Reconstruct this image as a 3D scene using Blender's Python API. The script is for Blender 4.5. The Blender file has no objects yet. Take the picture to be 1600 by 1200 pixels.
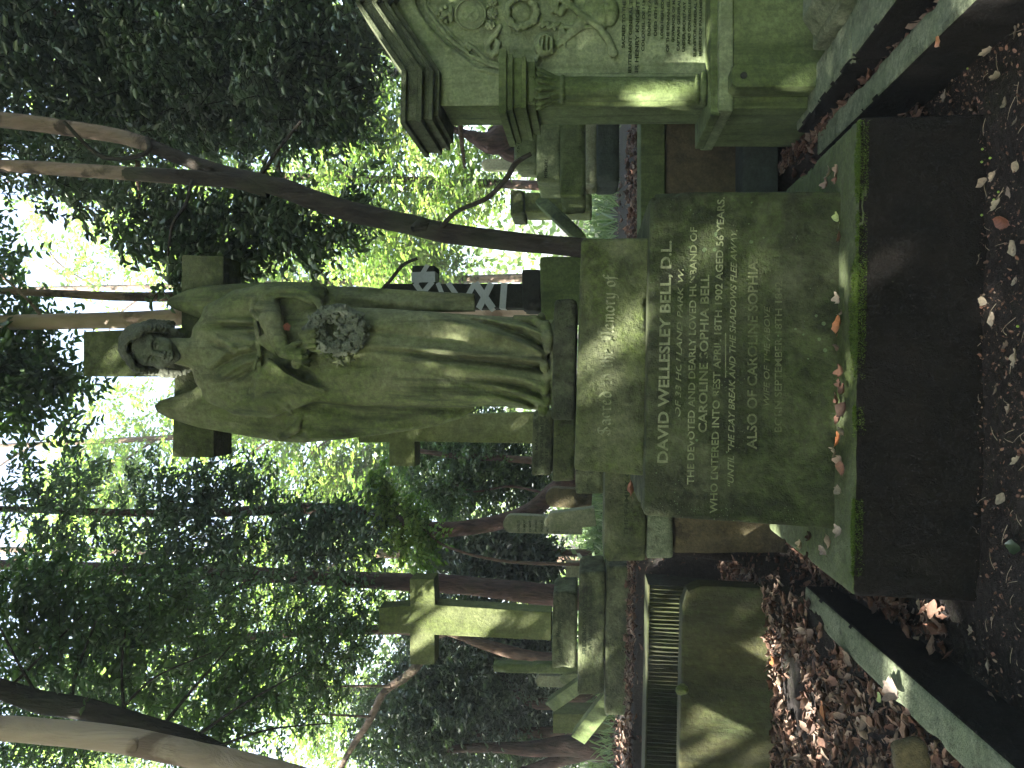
import bpy, math, random
import numpy as np
from mathutils import Vector, noise as mnoise
random.seed(7); RNG = np.random.default_rng(11)
scene = bpy.context.scene
C = scene.collection
# ------------------------------------------------------------------ camera
EYE = np.array([0.0, 0.0, 1.4])
PITCH, ROLL, FOC = math.radians(5.6), math.radians(1.1), 1200.0
F_ = np.array([0, math.cos(PITCH), math.sin(PITCH)])
R0 = np.array([1.0, 0, 0]); U0 = np.array([0, -math.sin(PITCH), math.cos(PITCH)])
R_ = R0*math.cos(ROLL) + U0*math.sin(ROLL)
U_ = U0*math.cos(ROLL) - R0*math.sin(ROLL)
cam_d = bpy.data.cameras.new('camera'); cam = bpy.data.objects.new('camera', cam_d); C.objects.link(cam)
from mathutils import Matrix
# the phone was held sideways: picture-right is down, picture-up is the scene's right
X_, Y_, Z_ = -U_, R_, -F_
cam.matrix_world = Matrix(((X_[0], Y_[0], Z_[0], EYE[0]), (X_[1], Y_[1], Z_[1], EYE[1]), (X_[2], Y_[2], Z_[2], EYE[2]), (0, 0, 0, 1)))
cam_d.sensor_fit = 'HORIZONTAL'; cam_d.sensor_width = 36; cam_d.lens = 36*FOC/1600
cam_d.clip_end = 600; cam_d.clip_start = 0.02
scene.camera = cam
# ------------------------------------------------------------------ light
SUN = np.array([-0.55, -0.42, 0.72]); SUN /= np.linalg.norm(SUN)      # direction towards the sun
elev = math.asin(SUN[2]); azim = math.atan2(SUN[0], SUN[1])
world = bpy.data.worlds.new('World'); scene.world = world; world.use_nodes = True
wn = world.node_tree.nodes; wl = world.node_tree.links
sky = wn.new('ShaderNodeTexSky'); sky.sky_type = 'NISHITA'; sky.sun_disc = False
sky.sun_elevation = elev; sky.sun_rotation = azim; sky.dust_density = 5.0; sky.ozone_density = .6
wl.new(sky.outputs[0], wn['Background'].inputs[0]); wn['Background'].inputs[1].default_value = 0.10
sun_d = bpy.data.lights.new('sun', 'SUN'); sun_d.energy = 5.0; sun_d.angle = math.radians(0.5); sun_d.color = (1.0, 0.95, 0.87)
sun = bpy.data.objects.new('sun', sun_d); C.objects.link(sun)
sun.rotation_euler = Vector(SUN).to_track_quat('Z', 'Y').to_euler()
scene.view_settings.view_transform = 'Standard'; scene.view_settings.look = 'None'
scene.view_settings.exposure = 3.42; scene.view_settings.gamma = 1.0
scene.cycles.use_denoising = True
scene.cycles.max_bounces = 8; scene.cycles.diffuse_bounces = 5; scene.cycles.transmission_bounces = 6; scene.cycles.glossy_bounces = 2
scene.cycles.caustics_reflective = False; scene.cycles.caustics_refractive = False
scene.cycles.sample_clamp_indirect = 6
# ------------------------------------------------------------------ helpers
def at(u, v, Y):
    """world point(s) at upright picture pixel (u right, v down, 1200x1600) lying at world depth Y"""
    u = np.asarray(u, float); v = np.asarray(v, float); Y = np.asarray(Y, float)
    a = (u-600)/FOC; b = (800-v)/FOC
    d = F_ + a[..., None]*R_ + b[..., None]*U_
    return EYE + d*(Y/d[..., 1])[..., None]
def onz(u, v, z):
    a = (np.asarray(u, float)-600)/FOC; b = (800-np.asarray(v, float))/FOC
    d = F_ + a[..., None]*R_ + b[..., None]*U_
    return EYE + d*((z-EYE[2])/d[..., 2])[..., None]
def PX(u, Y, v=900): return float(at(u, v, Y)[0])
def PZ(v, Y, u=600): return float(at(u, v, Y)[2])
def mesh_np(name, V, faces_flat, nper, mats, smooth=False, midx=None, attr=None):
    """mesh from numpy: V (n,3), faces_flat (m*nper)"""
    V = np.asarray(V, np.float32); faces_flat = np.asarray(faces_flat, np.int32).ravel()
    me = bpy.data.meshes.new(name); nf = len(faces_flat)//nper
    me.vertices.add(len(V)); me.vertices.foreach_set('co', V.ravel())
    me.loops.add(len(faces_flat)); me.loops.foreach_set('vertex_index', faces_flat)
    me.polygons.add(nf); me.polygons.foreach_set('loop_start', np.arange(nf, dtype=np.int32)*nper)
    try: me.polygons.foreach_set('loop_total', np.full(nf, nper, np.int32))
    except Exception: pass
    if smooth: me.polygons.foreach_set('use_smooth', np.ones(nf, bool))
    if midx is not None: me.polygons.foreach_set('material_index', np.asarray(midx, np.int32))
    for m in (mats if isinstance(mats, (list, tuple)) else [mats]): me.materials.append(m)
    if attr is not None:
        a = me.attributes.new('tint', 'FLOAT', 'POINT'); a.data.foreach_set('value', np.asarray(attr, np.float32))
    me.update(calc_edges=True); me.validate()
    return me
def link(name, me, parent=None):
    o = bpy.data.objects.new(name, me); C.objects.link(o)
    if parent is not None:
        o.parent = parent; w = Vector((0, 0, 0)); q = parent
        while q is not None: w += Vector(q.location); q = q.parent
        o.location = -w
    return o
def tag(o, label=None, cat=None, group=None, kind=None):
    if label: o['label'] = label
    if cat: o['category'] = cat
    if group: o['group'] = group
    if kind: o['kind'] = kind
    return o
def empty(name, loc, label, cat, group=None):
    o = bpy.data.objects.new(name, None); C.objects.link(o); o.location = [float(x) for x in loc]; o.empty_display_size = 0.1
    return tag(o, label, cat, group)
class MB:
    def __init__(s): s.v = []; s.f = []
    def add(s, verts, faces):
        n = len(s.v); s.v += [tuple(float(c) for c in p) for p in verts]; s.f += [tuple(i+n for i in f) for f in faces]; return s
    def hexa(s, P):                       # 4 front corners (tl,tr,br,bl) then 4 back corners
        return s.add(P, [(0, 3, 2, 1), (4, 5, 6, 7), (0, 1, 5, 4), (1, 2, 6, 5), (2, 3, 7, 6), (3, 0, 4, 7)])
    def rough(s, P, cell=.013, r=.006, amp=.0035, chip=.014, seed=0, grain=.003):
        """stone block from 8 corners (front tl,tr,br,bl, back ...) with worn, chipped edges"""
        P = np.array(P, float); e = [np.linalg.norm(P[1]-P[0]), np.linalg.norm(P[3]-P[0]), np.linalg.norm(P[4]-P[0])]
        X, Y, Z = (P[1]-P[0])/e[0], (P[3]-P[0])/e[1], (P[4]-P[0])/e[2]
        n = [int(min(220, max(3, L/cell))) for L in e]
        for ax in range(3):
            o1, o2 = [a for a in range(3) if a != ax]
            g1, g2 = np.meshgrid(np.linspace(0, 1, n[o1]+1), np.linspace(0, 1, n[o2]+1), indexing='ij')
            for sd in (0, 1):
                T = np.zeros(g1.shape+(3,)); T[..., o1] = g1; T[..., o2] = g2; T[..., ax] = sd; a, b, c = T[..., 0:1], T[..., 1:2], T[..., 2:3]
                W = sum(P[k]*((a if k % 4 in (1, 2) else 1-a)*(b if k % 4 in (2, 3) else 1-b)*(c if k > 3 else 1-c)) for k in range(8))
                d = [T[..., i]*e[i] for i in range(3)]+[(1-T[..., i])*e[i] for i in range(3)]; N = [-X, -Y, -Z, X, Y, Z]
                ch = fbm(W[..., 0]*9+seed, W[..., 1]*9, W[..., 2]*9, 3, 91); am = amp+chip*np.clip((ch-.56)*7, 0, 1)
                rr = r*(1+1.2*np.clip((ch-.56)*7, 0, 1)); D = np.zeros_like(W)
                for i in range(6):
                    w = sum(np.exp(-(d[i]+d[j])/rr) for j in range(6) if j != i and j != (i+3) % 6); D -= N[i]*(w*am)[..., None]
                nz = (fbm(W[..., 0]*22, W[..., 1]*22, W[..., 2]*22, 3, 92)-.5)*grain
                W = W+D+nz[..., None]*np.array([.4, 1, .7]); m1, m2 = g1.shape; I = np.arange(m1*m2).reshape(m1, m2)
                s.add(W.reshape(-1, 3), np.stack([I[:-1, :-1], I[1:, :-1], I[1:, 1:], I[:-1, 1:]], -1).reshape(-1, 4)); 
        s.isrough = True; return s
    def box(s, x0, x1, y0, y1, z0, z1):
        return s.hexa([(x0, y0, z1), (x1, y0, z1), (x1, y0, z0), (x0, y0, z0), (x0, y1, z1), (x1, y1, z1), (x1, y1, z0), (x0, y1, z0)])
    def prism(s, poly, y0, y1):           # poly list of (x,z)
        n = len(poly)
        return s.add([(x, y0, z) for x, z in poly]+[(x, y1, z) for x, z in poly],
                     [tuple(range(n)), tuple(range(2*n-1, n-1, -1))]+[(i, n+i, n+(i+1) % n, (i+1) % n) for i in range(n)])
    def build(s, name, mat, parent=None, bevel=0, smooth=False, seg=2, subdiv=0):
        me = bpy.data.meshes.new(name); me.from_pydata(s.v, [], s.f); me.materials.append(mat)
        import bmesh
        bm = bmesh.new(); bm.from_mesh(me)
        if getattr(s, 'isrough', False): bmesh.ops.remove_doubles(bm, verts=bm.verts, dist=.0004); bevel = 0; smooth = True
        bmesh.ops.recalc_face_normals(bm, faces=bm.faces)
        if bevel: bmesh.ops.bevel(bm, geom=list(bm.edges), offset=bevel, segments=seg, affect='EDGES', profile=0.6, clamp_overlap=True)
        if subdiv: bmesh.ops.subdivide_edges(bm, edges=list(bm.edges), cuts=subdiv, use_grid_fill=True)
        bm.to_mesh(me); bm.free()
        if smooth:
            me.polygons.foreach_set('use_smooth', np.ones(len(me.polygons), bool))
        return link(name, me, parent)
def pxblock(us, vs, Yf, depth, tlbr=None):
    """box whose front face is the picture rectangle (u0,u1),(v0,v1) at depth Yf; tlbr = 4 explicit pixel corners"""
    q = tlbr or [(us[0], vs[0]), (us[1], vs[0]), (us[1], vs[1]), (us[0], vs[1])]
    f = [at(a, b, Yf) for a, b in q]
    return f + [p + np.array([0, depth, 0]) for p in f]
def wobble(V, amp, sc, seed=0):
    out = np.array(V, float)
    for i, p in enumerate(out):
        n = mnoise.noise_vector(Vector(p*sc)+Vector((seed, seed*2, 0)))
        out[i] += np.array(n)*amp
    return out
# cheap value noise on numpy arrays
def vnoise(x, y, z, seed=0):
    def h(i, j, k):
        n = (i*374761393 + j*668265263 + k*2147483647 + seed*974711) & 0xffffffff
        n = ((n ^ (n >> 13))*1274126177) & 0xffffffff
        return ((n ^ (n >> 16)) & 0xffff)/65535.0
    xi, yi, zi = np.floor(x).astype(np.int64), np.floor(y).astype(np.int64), np.floor(z).astype(np.int64)
    fx, fy, fz = x-xi, y-yi, z-zi
    fx, fy, fz = fx*fx*(3-2*fx), fy*fy*(3-2*fy), fz*fz*(3-2*fz)
    r = 0
    for a in (0, 1):
        for b in (0, 1):
            for c in (0, 1):
                r = r + h(xi+a, yi+b, zi+c)*(fx if a else 1-fx)*(fy if b else 1-fy)*(fz if c else 1-fz)
    return r
def fbm(x, y, z, o=3, seed=0):
    r = 0; a = 1; t = 0
    for i in range(o):
        r = r+a*vnoise(x*2**i, y*2**i, z*2**i, seed+i); t += a; a *= .5
    return r/t
# ------------------------------------------------------------------ materials
def newmat(name):
    m = bpy.data.materials.new(name); m.use_nodes = True
    nt = m.node_tree; b = nt.nodes['Principled BSDF']
    return m, nt, b
class NT:
    def __init__(s, nt): s.nt = nt; s.n = nt.nodes; s.l = nt.links
    def node(s, t, **k):
        n = s.n.new(t)
        for a, b in k.items(): setattr(n, a, b)
        return n
    def noise(s, vec, scale, detail=4, rough=.6, dist=0):
        n = s.node('ShaderNodeTexNoise'); n.inputs['Scale'].default_value = scale; n.inputs['Detail'].default_value = detail
        n.inputs['Roughness'].default_value = rough; n.inputs['Distortion'].default_value = dist
        s.l.new(vec, n.inputs['Vector']); return n.outputs['Fac']
    def ramp(s, fac, a, b, ca=0.0, cb=1.0):
        n = s.node('ShaderNodeMapRange'); n.inputs[1].default_value = a; n.inputs[2].default_value = b
        n.inputs[3].default_value = ca; n.inputs[4].default_value = cb; s.l.new(fac, n.inputs[0]); return n.outputs[0]
    def mix(s, fac, a, b, blend='MIX'):
        n = s.node('ShaderNodeMix', data_type='RGBA', blend_type=blend)
        for sock, v in ((n.inputs['Factor'], fac), (n.inputs[6], a), (n.inputs[7], b)):
            if isinstance(v, (tuple, list)): sock.default_value = (*v, 1)
            elif isinstance(v, (int, float)): sock.default_value = v
            else: s.l.new(v, sock)
        return n.outputs[2]
    def math(s, op, a, b=0.0):
        n = s.node('ShaderNodeMath', operation=op)
        for i, v in enumerate((a, b)):
            if isinstance(v, (int, float)): n.inputs[i].default_value = v
            else: s.l.new(v, n.inputs[i])
        return n.outputs[0]
    def pos(s, scale=(1, 1, 1)):
        g = s.node('ShaderNodeNewGeometry'); m = s.node('ShaderNodeMapping'); m.inputs['Scale'].default_value = scale
        s.l.new(g.outputs['Position'], m.inputs['Vector']); return m.outputs[0]
    def bump(s, h, strength, dist, nrm=None):
        n = s.node('ShaderNodeBump'); n.inputs['Strength'].default_value = strength; n.inputs['Distance'].default_value = dist
        s.l.new(h, n.inputs['Height'])
        if nrm is not None: s.l.new(nrm, n.inputs['Normal'])
        return n.outputs[0]
def stone(name, base=(.26, .25, .2), moss=(.1, .14, .04), mossy=.5, dark=(.03, .035, .025), darky=.3, spots=.25, sc=1.0, vstreak=1.0, bump=.5, rough=.9, lich=(.3, .36, .24), pale=None, streak=0):
    """weathered stone: algae, black crust, lichen spots, grain and pits"""
    g_ = (.51, .56, .44); base, moss, dark, lich = [tuple(a*b_ for a, b_ in zip(c, g_)) for c in (base, moss, dark, lich)]
    m, nt, b = newmat(name); t = NT(nt); p = t.pos(); ps = t.pos((1, 1, 1/vstreak))
    n1 = t.noise(ps, 2.2*sc, 6, .62, .4); n2 = t.noise(ps, 5.5*sc, 8, .7, .3); n3 = t.noise(p, 60*sc, 4, .6); n4 = t.noise(p, 16*sc, 6, .7)
    nf = t.noise(p, 220, 3, .6)
    col = t.mix(t.ramp(n4, .32, .68), tuple(c*.62 for c in base), tuple(min(c*1.42, .9) for c in base))
    mo = t.math('ADD', t.ramp(n1, .62-mossy*.35, .95-mossy*.45), 0.0)
    mossc = t.mix(t.ramp(t.noise(p, 34*sc, 5, .7), .34, .66), tuple(c*.5 for c in moss), tuple(c*1.6 for c in moss))
    mo = t.math('MULTIPLY', mo, t.ramp(n2, .25, .55, .45, 1.0))
    col = t.mix(mo, col, mossc)
    dk = t.math('MULTIPLY', t.ramp(n2, .72-darky*.42, .85-darky*.38), t.ramp(n4, .35, .6, .35, 1.0))
    dk = t.math('MULTIPLY', dk, .92)
    col = t.mix(dk, col, dark)
    col = t.mix(t.ramp(n3, .4, .72, 0, .55), col, tuple(c*.35 for c in base))
    vor = t.node('ShaderNodeTexVoronoi'); vor.inputs['Scale'].default_value = 26*sc; nt.links.new(p, vor.inputs['Vector'])
    clump = t.noise(p, 3.1, 3, .5)
    rad = t.math('MULTIPLY', t.ramp(clump, .5, .75), .36*spots*2)
    sp = t.math('LESS_THAN', t.math('ADD', vor.outputs['Distance'], t.math('MULTIPLY', nf, .12)), rad)
    vor2 = t.node('ShaderNodeTexVoronoi'); vor2.inputs['Scale'].default_value = 95; nt.links.new(p, vor2.inputs['Vector'])
    sp2 = t.math('LESS_THAN', vor2.outputs['Distance'], t.math('MULTIPLY', t.ramp(n2, .5, .7), .28*min(1, spots*2)))
    col = t.mix(t.math('MULTIPLY', sp, .55), col, lich)
    col = t.mix(t.math('MULTIPLY', sp2, .6), col, lich)
    if streak:   # rain streaks of soot running down
        sn = t.noise(t.pos((14, 14, 1.1)), 1.0, 5, .65, .2); col = t.mix(t.math('MULTIPLY', t.ramp(sn, .52, .66), streak), col, dark)
        sn2 = t.noise(t.pos((9, 9, .9)), 1.3, 4, .6, .3); col = t.mix(t.math('MULTIPLY', t.ramp(sn2, .55, .7), streak*.6), col, tuple(min(1, c*1.5) for c in moss))
    if pale:   # bleached scraped patches
        col = t.mix(t.ramp(n1, .56, .66, 0, pale), col, tuple(min(1, c*1.7) for c in base))
    nt.links.new(col, b.inputs['Base Color'])
    b.inputs['Roughness'].default_value = rough; b.inputs['Specular IOR Level'].default_value = .25
    h = t.math('ADD', t.math('MULTIPLY', n3, .5), t.math('ADD', t.math('MULTIPLY', n4, 1.2), t.math('MULTIPLY', nf, .25)))
    h = t.math('ADD', h, t.math('MULTIPLY', dk, .5))
    nt.links.new(t.bump(h, min(1, bump*1.5), .009), b.inputs['Normal'])
    return m
def bark(name, a, bcol, sc=1.0, patch=None, bump=.8):
    m, nt, b = newmat(name); t = NT(nt); p = t.pos((1, 1, .22)); pw = t.pos()
    n1 = t.noise(p, 28*sc, 6, .65, .6); n2 = t.noise(pw, 5*sc, 5, .6, .5)
    col = t.mix(t.ramp(n1, .35, .65), a, bcol)
    if patch: col = t.mix(t.math('MULTIPLY', t.ramp(n2, .52, .6), .85), col, patch)
    col = t.mix(t.ramp(t.noise(pw, 2.0, 3), .5, .75, 0, .35), col, (.05, .075, .025))
    nt.links.new(col, b.inputs['Base Color']); b.inputs['Roughness'].default_value = .92; b.inputs['Specular IOR Level'].default_value = .2
    nt.links.new(t.bump(t.math('ADD', n1, t.math('MULTIPLY', n2, .5)), 1.0, .03), b.inputs['Normal']); return m
def leafmat(name, c1, c2, trans=.45, gloss=.12, tcol=None):
    m = bpy.data.materials.new(name); m.use_nodes = True; nt = m.node_tree; nt.nodes.clear(); t = NT(nt)
    at_ = t.node('ShaderNodeAttribute', attribute_name='tint'); fac = at_.outputs['Fac']
    col = t.mix(fac, c1, c2)
    d = t.node('ShaderNodeBsdfDiffuse'); nt.links.new(col, d.inputs[0])
    tr = t.node('ShaderNodeBsdfTranslucent')
    tc = t.mix(1.0, col, tcol or (1.25, 1.5, .85), 'MULTIPLY'); nt.links.new(tc, tr.inputs[0])
    mx = t.node('ShaderNodeMixShader'); mx.inputs[0].default_value = trans; nt.links.new(d.outputs[0], mx.inputs[1]); nt.links.new(tr.outputs[0], mx.inputs[2])
    g = t.node('ShaderNodeBsdfGlossy'); g.inputs['Roughness'].default_value = .38; g.inputs[0].default_value = (.8, .85, .8, 1)
    mx2 = t.node('ShaderNodeMixShader'); mx2.inputs[0].default_value = gloss; nt.links.new(mx.outputs[0], mx2.inputs[1]); nt.links.new(g.outputs[0], mx2.inputs[2])
    o = t.node('ShaderNodeOutputMaterial'); nt.links.new(mx2.outputs[0], o.inputs[0]); return m
def drymat(name, cols, rough=.75):
    m, nt, b = newmat(name); t = NT(nt); a = t.node('ShaderNodeAttribute', attribute_name='tint')
    r = t.node('ShaderNodeValToRGB'); nt.links.new(a.outputs['Fac'], r.inputs[0])
    e = r.color_ramp.elements; e[0].position = 0; e[0].color = (*cols[0], 1); e[1].position = 1; e[1].color = (*cols[-1], 1)
    for i, c in enumerate(cols[1:-1]):
        x = e.new((i+1)/(len(cols)-1)); x.color = (*c, 1)
    n = t.noise(t.pos(), 90, 4, .6)
    col = t.mix(t.ramp(n, .35, .7, 0, .5), r.outputs[0], (.04, .028, .018))
    nt.links.new(col, b.inputs['Base Color']); b.inputs['Roughness'].default_value = rough; b.inputs['Specular IOR Level'].default_value = .3
    nt.links.new(t.bump(n, .3, .004), b.inputs['Normal'])
    return m
M = {}
M['statue'] = stone('weathered_statue_stone', (.27, .26, .18), (.115, .15, .045), .8, (.028, .035, .024), .52, .16, 1.0, 2.2, .5, streak=.7)
M['headst'] = stone('sooty_head_stone', (.17, .175, .15), (.09, .11, .06), .5, (.04, .045, .043), .55, .1, 2.0, 1, .4)
M['wreathst'] = stone('lichened_grey_stone', (.19, .2, .18), (.13, .16, .09), .3, (.05, .055, .05), .45, .5, 2.5, 1, .8)
M['die'] = stone('green_algae_stone', (.17, .17, .12), (.054, .077, .02), .92, (.014, .016, .01), .74, .5, 1.0, 1.3, .7, lich=(.24, .32, .2))
M['tier'] = stone('mossy_tier_stone', (.2, .2, .14), (.085, .108, .03), .88, (.022, .026, .015), .52, .14, 1.2, 1, .8)
M['plinth'] = stone('blackened_plinth_stone', (.13, .13, .1), (.05, .07, .03), .6, (.018, .022, .016), .75, .5, 2, 1, .9, lich=(.14, .19, .12))
M['basedark'] = stone('damp_black_stone_and_kerb_shade', (.012, .0085, .0078), (.0075, .008, .005), .25, (.002, .0018, .0016), .68, .2, 1, 1, 2.2, .95, lich=(.12, .13, .09))  # dark base block stone, also used to paint shade on kerb sides
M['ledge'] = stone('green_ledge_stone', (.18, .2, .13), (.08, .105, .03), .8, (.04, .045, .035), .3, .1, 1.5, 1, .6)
M['kerb'] = stone('grey_green_kerb_stone', (.32, .34, .27), (.13, .165, .09), .5, (.06, .075, .05), .5, .4, 2.2, 1, .8, pale=.3)
M['cross'] = stone('green_cross_stone', (.26, .27, .15), (.14, .17, .05), .75, (.04, .05, .03), .22, .16, 1, 2.5, .5, streak=.35)
M['step'] = stone('black_stained_step_stone', (.24, .25, .17), (.12, .15, .055), .6, (.016, .018, .012), .78, .2, 1.1, .8, .7)
M['monument'] = stone('pale_green_monument_stone', (.3, .33, .22), (.16, .2, .085), .5, (.08, .11, .045), .3, .16, 1, 2, .5, streak=.4)
M['pier'] = stone('green_pier_stone', (.2, .24, .12), (.09, .12, .038), .75, (.03, .045, .018), .45, .3, 1.2, 2.5, .5, streak=.5, lich=(.3, .38, .22))
M['cornice'] = stone('grimy_cornice_stone', (.16, .17, .12), (.07, .09, .04), .5, (.035, .036, .028), .6, .4, 1.5, 1, .6)
M['greypale'] = stone('pale_headstone_stone', (.34, .34, .27), (.2, .23, .12), .35, (.1, .1, .08), .25, .2, 2, 1, .4)
M['rock'] = stone('eroded_brown_stone', (.15, .115, .075), (.1, .11, .045), .3, (.035, .024, .018), .45, .05, 1.2, 1, 1.0, pale=.35)
M['tomb'] = stone('banded_tomb_stone', (.11, .095, .05), (.045, .07, .02), .8, (.022, .024, .012), .7, .05, .8, 3.5, .5, streak=.6)
M['bluestone'] = stone('dark_slate_stone', (.07, .085, .085), (.04, .055, .04), .3, (.025, .03, .028), .4, .1, 1, 1, .5)
M['blackcross'] = stone('soot_black_stone', (.035, .036, .034), (.022, .03, .02), .3, (.012, .013, .012), .4, .1, 1.4, 1, .4)
M['letterhi'] = stone('raised_letter_stone', (.32, .325, .235), (.17, .2, .1), .4, (.08, .09, .06), .25, .05, 3, 1, .3)
M['letterlo'] = stone('faded_letter_stone', (.22, .225, .15), (.1, .12, .05), .6, (.03, .034, .02), .4, .1, 3, 1, .3)
M['lettermid'] = stone('worn_letter_stone', (.31, .32, .22), (.1, .125, .045), .55, (.05, .055, .035), .35, .1, 3, 1, .3)
M['letterdark'] = stone('dark_letter_lead', (.045, .06, .03), (.05, .065, .03), .3, (.03, .04, .02), .3, 0, 3, 1, .2)
M['bark_dark'] = bark('dark_bark', (.013, .012, .009), (.042, .035, .027))
M['bark_pale'] = bark('pale_flaking_bark', (.16, .12, .09), (.27, .2, .155), .9, (.035, .026, .02), .35)
M['bark_red'] = bark('red_brown_bark', (.03, .018, .014), (.095, .06, .046))
M['bark_brown'] = bark('brown_bark', (.06, .04, .028), (.16, .11, .08))
M['bark_cream'] = bark('smooth_cream_bark', (.3, .235, .18), (.4, .32, .25), .35, (.13, .09, .065), .35)
M['lf_dark'] = leafmat('dark_glossy_leaf', (.036, .062, .03), (.078, .12, .05), .38, .14)
M['lf_mid'] = leafmat('mid_green_leaf', (.04, .078, .026), (.09, .15, .045), .45, .08)
M["lf_blue"] = leafmat('cool_green_leaf', (.035, .068, .038), (.08, .13, .065), .35, .13)
M['lf_bright'] = leafmat('sunlit_leaf', (.10, .17, .04), (.23, .3, .085), .55, .05)
M['lf_pale'] = leafmat('pale_understory_leaf', (.07, .12, .045), (.17, .23, .1), .45, .08)
M['dry'] = drymat('dry_leaf', [(.035, .02, .014), (.1, .05, .032), (.15, .075, .05), (.2, .12, .085), (.26, .2, .15), (.08, .05, .04)])
M['dry_pale'] = drymat('pale_fallen_leaf', [(.16, .115, .085), (.26, .22, .145), (.33, .28, .2), (.22, .18, .15)])
M['dry_orange'] = drymat('orange_fallen_leaf', [(.3, .1, .035), (.42, .17, .07)], .45)
M['dry_red'] = drymat('red_brown_fallen_leaf', [(.2, .07, .05), (.28, .12, .08)], .5)
M['dry_green'] = drymat('yellow_green_fallen_leaf', [(.28, .36, .12), (.45, .5, .2)], .5)
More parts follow.
